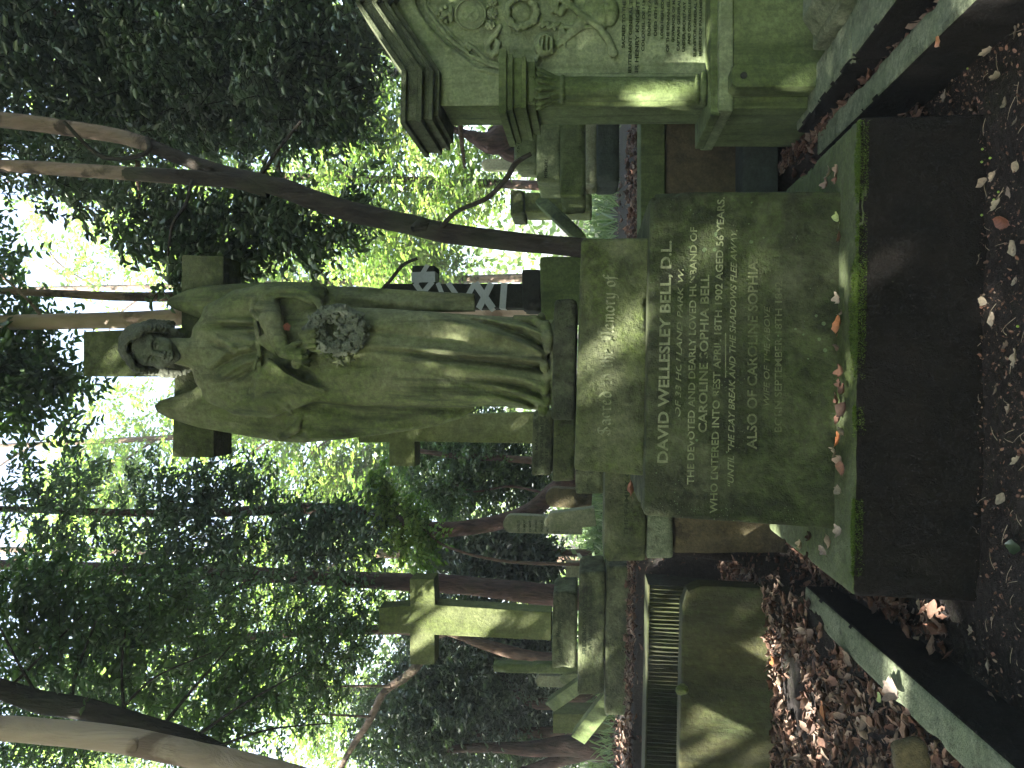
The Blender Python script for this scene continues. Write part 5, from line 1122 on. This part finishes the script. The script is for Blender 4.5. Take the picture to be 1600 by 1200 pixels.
# pale green spray hanging in front of the red trunk
t9 = tree('bright green young maple whose spray crosses the red-barked trunk', at(330, 960, 7.0), 'sapling')
b = TM(); b.px([(318, 960, 6, 7.0), (322, 800, 5, 7), (345, 700, 4, 7), (375, 660, 4, 7), (395, 620, 3, 7)], 6); b.build('trunk', M['bark_brown'], t9)
crown(t9, [(375, 630, 7, 46, 44, .4, 2), (415, 600, 7, 36, 26, .3, 1), (345, 660, 7, 30, 30, .3, .8), (455, 590, 7, 26, 14, .2, .3)], 210, 9, .055, 'lf_bright', gap=.42, seed=25, ratio=.75, droop=.05, up=1.2)
# pale trunk leaning across the upper left corner
t10 = tree('smooth pale trunk leaning across the upper left corner', (-2.6, 3.9, .3))
b = TM(); b.px([(-190, 1050, 60, 3.9), (-120, 760, 56, 3.8), (-55, 560, 54, 3.7), (-15, 430, 54, 3.6), (18, 310, 42, 3.5), (40, 210, 42, 3.5), (52, 120, 41, 3.5), (60, 40, 40, 3.5), (64, -40, 40, 3.5), (80, -250, 42, 3.5)], 18, 13, .06)
b.px([(38, 215, 34, 3.48), (34, 205, 22, 3.44)], 10); b.build('trunk', M['bark_cream'], t10)
t11 = tree('dark trunk leaning behind the pale one in the upper left, with thin bare branches', (-2.3, 5.2, .3))
b = TM(); b.px([(-140, 900, 36, 5.2), (-80, 600, 36, 5.2), (-10, 400, 36, 5.1), (40, 300, 36, 5.0), (72, 200, 36, 5.0), (92, 130, 36, 5.0), (104, 60, 36, 5.0), (124, 0, 32, 5.0), (150, -100, 28, 5)], 14, 15, .08)
for (p0, p1, p2, w) in (((78, 195, 5), (150, 190, 5.1), (215, 196, 5.2), 7), ((100, 110, 5), (150, 120, 5.1), (230, 150, 5.2), 8), ((60, 250, 5), (110, 290, 5.1), (190, 360, 5.2), 7), ((120, 10, 5), (170, 60, 5.1), (240, 130, 5.2), 6), ((45, 300, 5), (100, 380, 5.1), (150, 470, 5.2), 6), ((110, 60, 5), (180, 20, 5), (260, -20, 5), 6), ((80, 180, 5), (140, 240, 5.1), (180, 330, 5.2), 5), ((30, 330, 5), (60, 420, 5), (70, 520, 5), 5), ((90, 150, 5), (60, 190, 4.9), (40, 260, 4.8), 4)):
    b.px([(*p0[:2], w, p0[2]), (*p1[:2], w*.7, p1[2]), (*p2[:2], w*.4, p2[2])], 6)
b.build('trunk', M['bark_dark'], t11)
crown(t11, [(200, 190, 5.6, 130, 160, .6, 2), (120, 330, 5.6, 110, 120, .5, 1.5), (240, 60, 5.6, 110, 70, .5, 1)], 620, 9, .07, 'lf_mid', gap=.5, seed=27)
# slender bare limb on the left and the curved trunk left of the cross
t12 = tree('pale crooked limb reaching up at the left edge beyond the left cross', at(205, 930, 8.8))
b = TM(); b.px([(212, 700, 14, 8.8), (200, 660, 14, 8.8), (165, 655, 15, 8.8), (140, 630, 15, 8.8), (118, 600, 12, 8.8), (70, 575, 11, 8.8), (15, 540, 9, 8.8), (-40, 520, 8, 8.8)], 10, 17, .1)
bb = b; b = TM(); b.px([(170, 960, 26, 8.8), (170, 850, 22, 8.8), (192, 760, 18, 8.8), (214, 695, 15, 8.8), (216, 600, 16, 8.8), (214, 500, 15, 8.8), (206, 400, 13, 8.8), (200, 250, 10, 8.8), (190, 50, 8, 8.8)], 10, 18)
b.build('trunk', M['bark_brown'], t12); b = bb; b.px([(128, 610, 5, 8.7), (128, 540, 4, 8.7), (126, 470, 3, 8.7)], 6); b.px([(80, 580, 5, 8.7), (82, 540, 4, 8.7), (84, 490, 3, 8.7)], 6)
b.build('pale_limb', M['bark_pale'], t12)
t13 = tree('double brown trunk at the far left behind the grass', at(25, 960, 9.0))
b = TM(); b.px([(28, 975, 46, 9), (32, 920, 38, 9), (34, 880, 30, 9), (30, 830, 24, 9), (32, 780, 16, 9), (30, 700, 12, 9)], 12, 19, .12); b.px([(26, 925, 24, 9), (14, 880, 20, 9), (0, 840, 18, 9), (-20, 780, 16, 9)], 10, 20); b.build('trunk', M['bark_red'], t13)
# fallen dead stump behind the carved monument
t14 = tree('red-brown broken stump lying behind the carved monument', at(985, 830, 7.5), 'tree stump', None, 'tree_stump')
b = TM(); b.px([(1060, 830, 40, 7.5), (1000, 795, 46, 7.5), (978, 768, 38, 7.5), (990, 730, 14, 7.5), (1004, 695, 6, 7.5)], 12, 21, .2); b.px([(1000, 770, 20, 7.6), (965, 790, 26, 7.6), (950, 820, 20, 7.6)], 10, 22, .2); b.build('trunk', M['bark_red'], t14)
# background trees in the sun
def far_tree(label, u, Y, w, lean, crownb, mat, n, bk, L=.13, seed=31, group='slender trees in the sunlit wood behind', name='tree'):
    t = tree(label, at(u, 950, Y), 'tree', group, name); b = TM()
    b.px([(u, 960, w*1.3, Y), (u+lean*.3, 750, w, Y), (u+lean*.6, 500, w*.85, Y), (u+lean, 150, w*.7, Y), (u+lean*1.2, -100, w*.5, Y)], 10, seed, .08)
    for i in range(7):
        v = 650-i*100; s = random.choice((-1, 1)); b.px([(u+lean*(950-v)/800, v, w*.35, Y), (u+lean*(950-v)/800+s*40, v-60, w*.25, Y-.2), (u+lean*(950-v)/800+s*90, v-90, w*.1, Y-.3)], 6)
    b.build('trunk', M[bk], t); crown(t, crownb, n, 9, L, mat, 'bark_brown', .45, .8, False, seed=seed, twigw=.004)
far_tree('slender brown tree deep in the wood, seen just left of the carved monument', 905, 13, 14, 30, [(900, 300, 13, 160, 200, 1.5, 2), (850, 560, 13, 110, 130, 1.2, 1.6), (920, 700, 12.5, 90, 80, 1, .7), (1000, 560, 12.5, 80, 90, 1, 1)], 'lf_bright', 2300, 'bark_red', seed=32)
far_tree('slender tree deep in the wood, seen between the pale trunk and the dark forked tree', 770, 15, 13, -20, [(760, 420, 15, 130, 200, 1.5, 2), (820, 130, 15, 140, 120, 1.5, .45), (790, 640, 14.5, 80, 90, 1.2, 1.2)], 'lf_bright', 1700, 'bark_pale', seed=33)
far_tree('slender tree deep in the wood, seen between the angel and the red-barked tree', 560, 14, 12, -50, [(520, 400, 14, 130, 170, 1.5, 2), (500, 180, 14, 120, 90, 1.5, .8), (560, 620, 14, 80, 120, 1.2, 1.2), (440, 560, 14, 70, 90, 1, 1)], 'lf_bright', 2300, 'bark_brown', seed=34)
far_tree('slender tree deep in the wood, seen left of the red-barked tree', 330, 14, 16, 10, [(330, 520, 14, 130, 200, 1.5, 2), (240, 300, 14, 160, 200, 1.5, 1.6), (400, 150, 14, 130, 130, 1.5, 1)], 'lf_bright', 2400, 'bark_brown', seed=35)
far_tree('slender tree deep in the wood, seen above the holly at the far left', 110, 15, 14, 20, [(100, 450, 15, 170, 250, 1.6, 2), (60, 150, 15, 150, 180, 1.5, 1.3)], 'lf_bright', 2200, 'bark_dark', seed=36)
far_tree('slender tree deep in the wood, seen over the gable of the carved monument', 1080, 15, 15, 15, [(1080, 480, 15, 150, 230, 1.5, 2), (1120, 150, 15, 150, 200, 1.5, 1.3)], 'lf_bright', 1700, 'bark_dark', seed=37)
# the far wood that closes the view: one mass
def woodland():
    n = 90000; X = RNG.uniform(-34, 34, n); Y = 19+RNG.random(n)**1.3*20; zt = 3+ (Y-17)*.34+7*fbm(X*.12, Y*.05, 0*X, 3, 41)
    Z = gz(X, Y)+RNG.random(n)**.8*zt; P = np.stack([X, Y, Z], 1); keep = fbm(X*.45, Y*.45, Z*.45, 3, 43) > .44+.11*np.clip((Z-4)/8, 0, 1); P = P[keep]
    Ls = .24*(.6+.8*RNG.random(len(P))); V, F, nv = leaf_geo(P, rand_dir(len(P)), rand_dir(len(P))+np.array([0, -.3, .6]), Ls, Ls*.7, .2, 0, False)
    # the wood closes round behind the viewer too
    m = 26000; A = RNG.uniform(math.pi*.93, math.pi*2.07, m); Rr = 11+RNG.random(m)*5; Q_ = np.stack([Rr*np.cos(A), 1+Rr*np.sin(A), RNG.random(m)*6.5], 1); Q_ = Q_[not_in_beam(Q_)]
    V2, F2, nv = leaf_geo(Q_, rand_dir(len(Q_)), rand_dir(len(Q_))+np.array([0, .3, .6]), .3, .2, .2, 0, False); F = np.concatenate([F, F2+len(V)]); V = np.concatenate([V, V2]); P = np.concatenate([P, Q_])
    tint = np.clip((fbm(P[:, 0]*.4, P[:, 1]*.4, P[:, 2]*.4, 2, 44)-.5)*3+.5*RNG.random(len(P))+.25, 0, 1)
    tag(link('distant_woodland', mesh_np('distant_woodland', V, F, 4, M['lf_bright'], False, None, np.repeat(tint, nv))), 'sunlit leaves of the wood behind the graves', None, None, 'stuff')
woodland()
# unseen tall trees added above the frame, crowns shaped to cut the sun
def overhead():
    for k, (lab, tx, ty, bx0, bx1, by0, by1) in enumerate((('unseen tall tree added behind the viewer, its crown cutting the sun from the left', -7.5, -3.0, -17, -.2, -7, 7.4), ('unseen tall tree added behind the viewer, its crown cutting the sun from the right', 5.0, -2.5, -.2, 8.5, -6.5, 7.4))):
        t = tree(lab, (tx, ty, 0), 'tree', None); b = TM(); cx, cy = (bx0+bx1)/2, (by0+by1)/2
        b.add([(tx, ty, -.1), (tx+.1, ty, 4), (tx, ty+.3, 8), (tx, ty+.5, 11)], [.3, .26, .2, .08])
        for i in range(12):
            ex, ey = random.uniform(bx0+1, bx1-1), random.uniform(by0+1, by1-1); ez = max(7.5, 3.2+.9*ey)+1; b.add([(tx, ty+.3, 6.5+i*.25), ((tx+ex)/2, (ty+ey)/2, max(7.5, ez-.2)), (ex, ey, ez)], [.09, .06, .015], 7)
        b.build('trunk', M['bark_brown'], t)
        n = int(210*(bx1-bx0)*(by1-by0)*CANOPY); X = RNG.uniform(bx0, bx1, n); Y = RNG.uniform(by0, by1, n); Z = np.maximum(7.2, 3.0+.92*Y)+RNG.random(n)*1.6
        P = np.stack([X, Y, Z], 1); P = P[fbm(X*.9, Y*.9, Z*.3, 3, 51) > .30]; P = P[not_in_beam(P)]
        Ls = .17*(.7+.6*RNG.random(len(P))); V, F, nv = leaf_geo(P, rand_dir(len(P))*[1, 1, .5], rand_dir(len(P))*.7+SUN*.6, Ls, Ls*.62, .2, 0, False)
        link('crown', mesh_np('crown', V, F, 4, M['lf_mid'], False, None, np.repeat(RNG.random(len(P)), nv)), t)
CANOPY = 3.6
overhead()
# ------------------------------------------------------------------ leaf litter, grass, moss, single leaves
def dry_leaf_geo(P, L, yaw, tilt, curl, W=.55):
    n = len(P); D = np.stack([np.cos(yaw), np.sin(yaw), tilt[:, 0]], 1); N = np.stack([tilt[:, 1], tilt[:, 2], np.ones(n)], 1)
    D /= np.linalg.norm(D, axis=1)[:, None]; N = N-D*(N*D).sum(1)[:, None]; N /= np.linalg.norm(N, axis=1)[:, None]; S = np.cross(D, N)
    rows = [(-.5, 0.02), (-.3, .3), (-.05, .5), (.2, .42), (.4, .2), (.52, .01)]
    V = []; 
    for (a, w) in rows:
        jit = 1+.9*(RNG.random(n)-.5)
        for b in (-1, 0, 1):
            h = curl*L*((a*1.3)**2*1.2+(abs(b)*w)**2*2.2)+L*.05*(RNG.random(n)-.5)*abs(b)
            V.append(P+D*(L*a)[:, None]+S*(L*W*w*b*2*.5*jit)[:, None]+N*h[:, None])
    V = np.stack(V, 1); k = len(rows)*3
    q = [[3*i+j, 3*i+j+1, 3*i+j+4, 3*i+j+3] for i in range(len(rows)-1) for j in (0, 1)]
    F = (np.arange(n)*k)[:, None, None]+np.array(q)[None]
    return V.reshape(-1, 3), F.reshape(-1, 4), k
def scatter(n, x0, x1, y0, y1, dens=None):
    X = RNG.uniform(x0, x1, n); Y = RNG.uniform(y0, y1, n); return X, Y
def litter():
    areas = [(13000, -3.4, -1.12, 1.7, 5.4), (1500, -3.6, -.9, 5.66, 6.25), (500, -1.12, -.8, 3.9, 5.0), (420, -.95, -.8, 3.2, 4.6), (700, 1.26, 1.36, 1.8, 4.6), (500, .95, 1.3, 3.2, 4.5),
             (2600, .7, 2.3, 4.95, 7.2), (1800, -1.4, .3, 5.0, 7.6), (1300, -4.5, -2.2, 6.2, 8.5), (260, 1.54, 1.66, 2, 3.9), (200, .3, 2.2, 7, 9), (300, -.95, -.8, 2.9, 3.8)]
    Ps = []; 
    for n, a, b, c, d in areas:
        X, Y = scatter(n, a, b, c, d); k = fbm(X*2.5, Y*2.5, 0*X, 2, 61) > .26; X, Y = X[k], Y[k]; Ps.append(np.stack([X, Y, gz(X, Y)+.004+RNG.random(len(X))*.028], 1))
    P = np.concatenate(Ps); n = len(P); L = .02+.065*RNG.random(n)**1.8
    V, F, k = dry_leaf_geo(P, L, RNG.random(n)*6.28, RNG.normal(size=(n, 3))*.42, .15+.7*RNG.random(n), .42)
    m = V.reshape(n, k, 3)
    tag(link('leaf_litter', mesh_np('leaf_litter', V, F, 4, M['dry'], False, None, np.repeat(RNG.random(n), k))), 'brown dead leaves covering the ground between the graves', None, None, 'stuff')
    # crumbs and twiglets on the bare soil in front
    X, Y = scatter(3400, -.95, 1.15, 1.9, 2.75); X2, Y2 = scatter(900, .96, 1.15, 2.7, 3.9); X = np.concatenate([X, X2]); Y = np.concatenate([Y, Y2]); n = len(X)
    P = np.stack([X, Y, gz(X, Y)+.006+.012*RNG.random(n)], 1); L = .004+.016*RNG.random(n)**3
    V, F, k = dry_leaf_geo(P, L, RNG.random(n)*6.28, RNG.normal(size=(n, 3))*.6, .3+0*L, .7)
    tag(link('soil_crumbs', mesh_np('soil_crumbs', V, F, 4, M['dry'], False, None, np.repeat(RNG.random(n)*.8, k))), 'crumbs of leaf and stalk on the dark soil', None, None, 'stuff')
    n = 170; X, Y = scatter(n, -.95, 1.15, 1.9, 2.75); a = RNG.random(n)*3.14; L = .02+.07*RNG.random(n); Vs = []; Fs = []
    for i in range(n):
        z = float(gz(X[i], Y[i]))+.012; d = np.array([math.cos(a[i]), math.sin(a[i]), 0])*L[i]/2; c = np.array([X[i], Y[i], z]); V, F = tube([c-d, c+np.array([0, 0, .004]), c+d], [.0012, .001, .0006], 4); Vs.append(V); Fs.append(F+sum(len(v) for v in Vs[:-1]))
    tag(link('stalks', mesh_np('stalks', np.concatenate(Vs), np.concatenate(Fs), 4, M['dry_pale'], False, None, np.full(sum(map(len, Vs)), .5))), 'thin dry stalks lying on the dark soil', None, None, 'stuff')
litter()
def grass():
    ar = [(9000, -6, 7, 8.5, 16, .22), (260, -4.2, -3.1, 7.2, 8.4, .14)]
    P = []; L = []
    for n, a, b, c, d, l in ar: X, Y = scatter(n, a, b, c, d); P.append(np.stack([X, Y, gz(X, Y)-.01], 1)); L.append(l*(.5+RNG.random(n)))
    P = np.concatenate(P); L = np.concatenate(L); n = len(P); D = RNG.normal(size=(n, 3))*[.4, .4, .1]+[0, 0, 1]; V, F, k = leaf_geo(P, D, rand_dir(n), L, L*.1, .2, .05, True)
    tag(link('undergrowth', mesh_np('undergrowth', V, F, 4, M['lf_pale'], False, None, np.repeat(RNG.random(n), k))), 'green grass and low plants growing among the far graves', None, None, 'stuff')
    n = 16000; X, Y = scatter(n, -7, 8, 9.0, 17); h = .9*fbm(X*.9, Y*.9, 0*X, 2, 71); P = np.stack([X, Y, gz(X, Y)+RNG.random(n)*h], 1); Ls = .07+.05*RNG.random(n)
    k_ = fbm(X*.8, Y*.8, 0*X, 2, 73) > .47; P = P[k_]; Ls = Ls[k_]; n = len(P)
    V, F, k = leaf_geo(P, rand_dir(n), rand_dir(n)*.5+[0, -.2, .8], Ls, Ls*.6, .2, 0, False)
    tag(link('bramble', mesh_np('bramble', V, F, 4, M['lf_pale'], False, None, np.repeat(RNG.random(n), k))), 'low leafy brambles in the sunlit clearing', None, None, 'stuff')
grass()
def moss():
    z1 = PZ(1308, MON_Y, 640); n = 24000; u = RNG.uniform(300, 1012, n); t = RNG.random(n)**1.6
    a = onz(268, 1333, z1); b = onz(1018, 1344, z1)
    x = a[0]+(b[0]-a[0])*(u-268)/750; yf = a[1]+(b[1]-a[1])*(u-268)/750
    cov = fbm(x*9+3.3, .37+0*x, .61+0*x, 3, 81); w = .014+.05*np.clip(cov-.3, 0, 1)*(1+2.2*(u > 620))
    y = yf-.004+t*w; keep = (cov+.12*RNG.random(n) > .62-.16*(u > 640)-.08*(u < 420)) & (y < MON_Y-.01); x, y = x[keep], y[keep]; n = len(x); P = np.stack([x, y, np.full(n, z1-.001)-(y < yf.mean()-.2)*.0], 1)
    over = RNG.random(n) < .25; P[over, 1] = np.interp(P[over, 0], [a[0], b[0]], [a[1], b[1]])-.002; P[over, 2] -= RNG.random(over.sum())*.03
    D = RNG.normal(size=(n, 3))*.5+[0, -.5, .8]; L = .004+.006*RNG.random(n); V, F, k = leaf_geo(P, D, rand_dir(n), L, L*.4, .2, 0, False)
    M['moss'] = leafmat('bright_moss', (.035, .065, .012), (.1, .15, .025), .3, .02)
    tag(link('moss', mesh_np('moss', V, F, 4, M['moss'], False, None, np.repeat(RNG.random(n), k))), 'bright green moss along the front edge of the stone ledge', None, None, 'stuff')
moss()
LEAF_ROWS = [(-.5, .02), (-.42, .12), (-.3, .3), (-.14, .46), (.02, .5), (.16, .44), (.3, .32), (.42, .16), (.5, .02)]
def single_leaf(u, v, z, L, yaw, mat, label, group=None, W=.6, curl=.35, tilt=(0, 0, 0), lobed=0, name='fallen_leaf', cat='leaf'):
    """one fallen leaf whose place is where the picture point meets height z"""
    p = onz(u, v, z); mb = MB(); rs = random.Random(int(u*7+v)); V = []
    for a, w in LEAF_ROWS:
        for b in (-1, -.5, 0, .5, 1):
            ww = w*(1+lobed*math.sin(a*26)*(abs(b)))*(1+rs.uniform(-.08, .08)); h = curl*L*((a*1.2)**2*.8+(b*ww)**2*1.6)+L*.03*rs.uniform(-1, 1)+(-.012*L if b == 0 else 0)
            V.append((L*a, L*W*ww*b*2*.5, h))
    F = [(5*i+j, 5*i+j+1, 5*i+j+6, 5*i+j+5) for i in range(len(LEAF_ROWS)-1) for j in range(4)]
    n = len(V); V += [(L*(-.5-.18), L*.02, .004), (L*(-.5-.18), -L*.02+.002, .004), (L*-.49, .001, .003), (L*-.49, -.001, .003)]; F += [(n, n+1, n+3, n+2)]
    me = mesh_np(name, V, F, 4, M[mat], True, None, [rs.random()]*len(V)); o = bpy.data.objects.new(name, me); C.objects.link(o)
    o.location = Vector(p)+Vector((0, 0, .006)); o.rotation_euler = (tilt[0], tilt[1], yaw); return tag(o, label, cat, group)
ZB = PZ(1308, MON_Y, 640)
def zs(u, v):
    z = .08
    for _ in range(6): p = onz(u, v, z); z = float(gz(p[0], p[1]))
    return z+.012
single_leaf(728, 1505, zs(728, 1505), .085, 1.75, 'dry_orange', 'broad orange leaf at the foot of the dark block, right of its middle', None, .62, .3)
single_leaf(853, 1572, zs(853, 1572), .115, 1.2, 'dry_red', 'long narrow red-brown leaf on the soil at the bottom right', None, .34, .3)
single_leaf(812, 1588, zs(812, 1588)-.0, .06, .4, 'dry_pale', 'round tan leaf touching the tip of the long red-brown leaf', None, .8)
single_leaf(1135, 1470, .292, .05, .6, 'dry_orange', 'small yellow-orange leaf lying on the narrow right kerb', None, .7)
single_leaf(1130, 1495, zs(1130, 1495), .07, 1.3, 'dry_pale', 'yellowish leaf beside the right kerb next to the small orange one', None, .6, lobed=.2)
single_leaf(1098, 1490, zs(1098, 1490), .07, .2, 'dry_green', 'curled pale yellow leaf on the soil just inside the right kerb', None, .45)
single_leaf(345, 1590, zs(345, 1590), .09, 1.6, 'lf_dark', 'fresh dark green leaf at the bottom edge of the picture', None, .5)
single_leaf(100, 1560, zs(100, 1560), .085, .9, 'dry_pale', 'large toothed yellow-white leaf on the soil near the lower left kerb', None, .6, lobed=.25)
single_leaf(160, 1548, zs(160, 1548), .05, .2, 'dry_pale', 'slim pale leaf just above the toothed leaf near the lower left kerb', None, .3)
single_leaf(860, 1312, ZB+.006, .07, .8, 'dry_green', 'forked pale green leaf standing on the ledge at the right of the lettered block', None, .4, .6, (0.5, 0, 0))
single_leaf(692, 1314, ZB+.01, .075, .4, 'dry_orange', 'bright orange-pink leaf on the mossy ledge just right of centre', None, .7, .5, (.3, .2, 0))
single_leaf(512, 1314, ZB+.012, .065, 2.2, 'dry_orange', 'orange five-pointed leaf on the ledge left of centre', None, .9, .5, (.3, 0, 0), .3)
single_leaf(432, 1316, ZB+.008, .07, 1.4, 'dry_pale', 'pale curled leaf standing at the left end of the ledge', None, .5, .7, (.4, 0, 0))
e = single_leaf(437, 992, PZ(1006, MON_Y+.06, 430)+.004, .075, .2, 'dry_red', 'red-brown curled leaf lying on top of the lettered block at its left end', None, .4, .8, (.3, 0, 0))
single_leaf(200, 872, PZ(862, 6.4, 200)+.01, .07, .5, 'dry_orange', 'orange leaf caught at the foot of the left cross', None, .8, .4, (.6, 0, 0))
single_leaf(165, 1213, .36, .11, 2.4, 'dry_orange', 'long orange-brown leaf leaning on the bottom of the chest tomb', None, .35, .5, (.6, .3, 0))
single_leaf(135, 1222, .34, .09, 2.6, 'dry_pale', 'tan leaf against the tomb just left of the long orange-brown leaf', None, .45, .5, (.6, .3, 0))
single_leaf(90, 1290, zs(90, 1290)+.03, .09, .6, 'dry_orange', 'glossy orange leaf on the leaf litter left of the broken stone', None, .6)
single_leaf(250, 1328, zs(250, 1328)+.02, .08, 1.0, 'lf_dark', 'fresh dark green leaf on the litter beside the left kerb', None, .55)
single_leaf(110, 1378, zs(110, 1378)+.03, .045, 1.0, 'dry_green', 'small round lime-green leaf above the broken stone end', None, .9)
single_leaf(120, 1400, zs(110, 1400)+.04, .13, 1.5, 'dry_pale', 'big pale toothed leaf above the broken stone end', None, .6, .4, (.3, 0, 0), .25)
single_leaf(985, 1292, zs(985, 1292)+.02, .08, .9, 'dry_green', 'cream leaf with a dark notch in the gap right of the lettered block', None, .7)
single_leaf(1105, 1212, PZ(1120, 4.0, 1105)*0+.45, .06, .3, 'dry_orange', 'small brown leaf against the foot of the carved monument', None, .6, .4, (1.0, 0, 0))
rs = random.Random(12)
for i, (u, v) in enumerate([(985, 1530), (960, 1525), (925, 1555), (915, 1540), (900, 1580), (890, 1520), (880, 1560), (1010, 1590), (1040, 1575), (940, 1590), (960, 1490), (1050, 1480), (1060, 1425), (1110, 1410), (990, 1455), (700, 1555), (640, 1590), (660, 1575), (590, 1560), (480, 1590), (420, 1568), (230, 1460), (245, 1430), (215, 1520), (255, 1440), (200, 1435), (730, 1540), (790, 1530), (760, 1590), (560, 1580), (1080, 1560), (1120, 1545), (1150, 1590), (375, 1525), (1180, 1530), (985, 1418), (1035, 1400)]):
    single_leaf(u, v, zs(u, v), rs.uniform(.035, .07), rs.uniform(0, 6.28), 'dry_pale', 'small pale fallen leaf scattered on the dark soil in the foreground', 'pale leaves scattered on the foreground soil', rs.uniform(.45, .8), rs.uniform(.2, .6), (rs.uniform(-.4, .4), rs.uniform(-.4, .4), 0), rs.choice((0, .2, .3)))
for i, (u, v) in enumerate([(710, 1318), (560, 1320), (545, 1314), (575, 1312), (600, 1316), (480, 1316), (470, 1320), (590, 1322), (660, 1312), (735, 1314), (620, 1320), (528, 1320), (495, 1308), (830, 1316), (930, 1300), (920, 1310), (912, 1295), (935, 1312), (355, 1300), (340, 1290), (360, 1270), (350, 1255), (330, 1265), (370, 1315)]):
    single_leaf(u, v, ZB+.008, rs.uniform(.04, .065), rs.uniform(0, 6.28), rs.choice(('dry', 'dry_pale', 'dry')), 'curled dry leaf resting on the mossy stone ledge around the lettered block', 'dry leaves resting on the ledge', rs.uniform(.5, .8), rs.uniform(.5, 1), (rs.uniform(-.6, .6), rs.uniform(-.5, .5), 0), rs.choice((0, .25)))
# small green berries on the soil
bm_v = Vol((-6, -6, -6), (6, 6, 6), 1.5); bm_v.ell((0, 0, 0), (4, 4, 4), 0); BV, BQ = bm_v.mesh(); BV = BV*.0011
m_, nt_, b_ = newmat('green_berry'); b_.inputs['Base Color'].default_value = (.2, .32, .04, 1); b_.inputs['Roughness'].default_value = .4
bme = mesh_np('green_berry', BV, BQ, 4, m_, True)
for u, v in [(967, 1535), (953, 1547), (947, 1534), (888, 1553), (897, 1525), (864, 1534), (820, 1521), (1110, 1474), (1093, 1512), (900, 1560), (560, 1575), (690, 1590)]:
    o = bpy.data.objects.new('green_berry', bme); C.objects.link(o); o.location = onz(u, v, zs(u, v)); tag(o, 'tiny round green berry lying on the dark soil', 'berry', 'green berries on the soil')

HAZE = .0045
if HAZE:
    mb = MB(); mb.box(-66, 66, -26, 68, -1.2, 25); hm = bpy.data.materials.new('thin_air'); hm.use_nodes = True; hn = hm.node_tree; hn.nodes.clear()
    pv = hn.nodes.new('ShaderNodeVolumePrincipled'); pv.inputs['Density'].default_value = HAZE; pv.inputs['Color'].default_value = (.86, .93, .9, 1); pv.inputs['Anisotropy'].default_value = .2
    ho = hn.nodes.new('ShaderNodeOutputMaterial'); hn.links.new(pv.outputs[0], ho.inputs['Volume'])
    tag(mb.build('haze', hm), 'thin pale haze hanging among the trees', None, None, 'stuff')
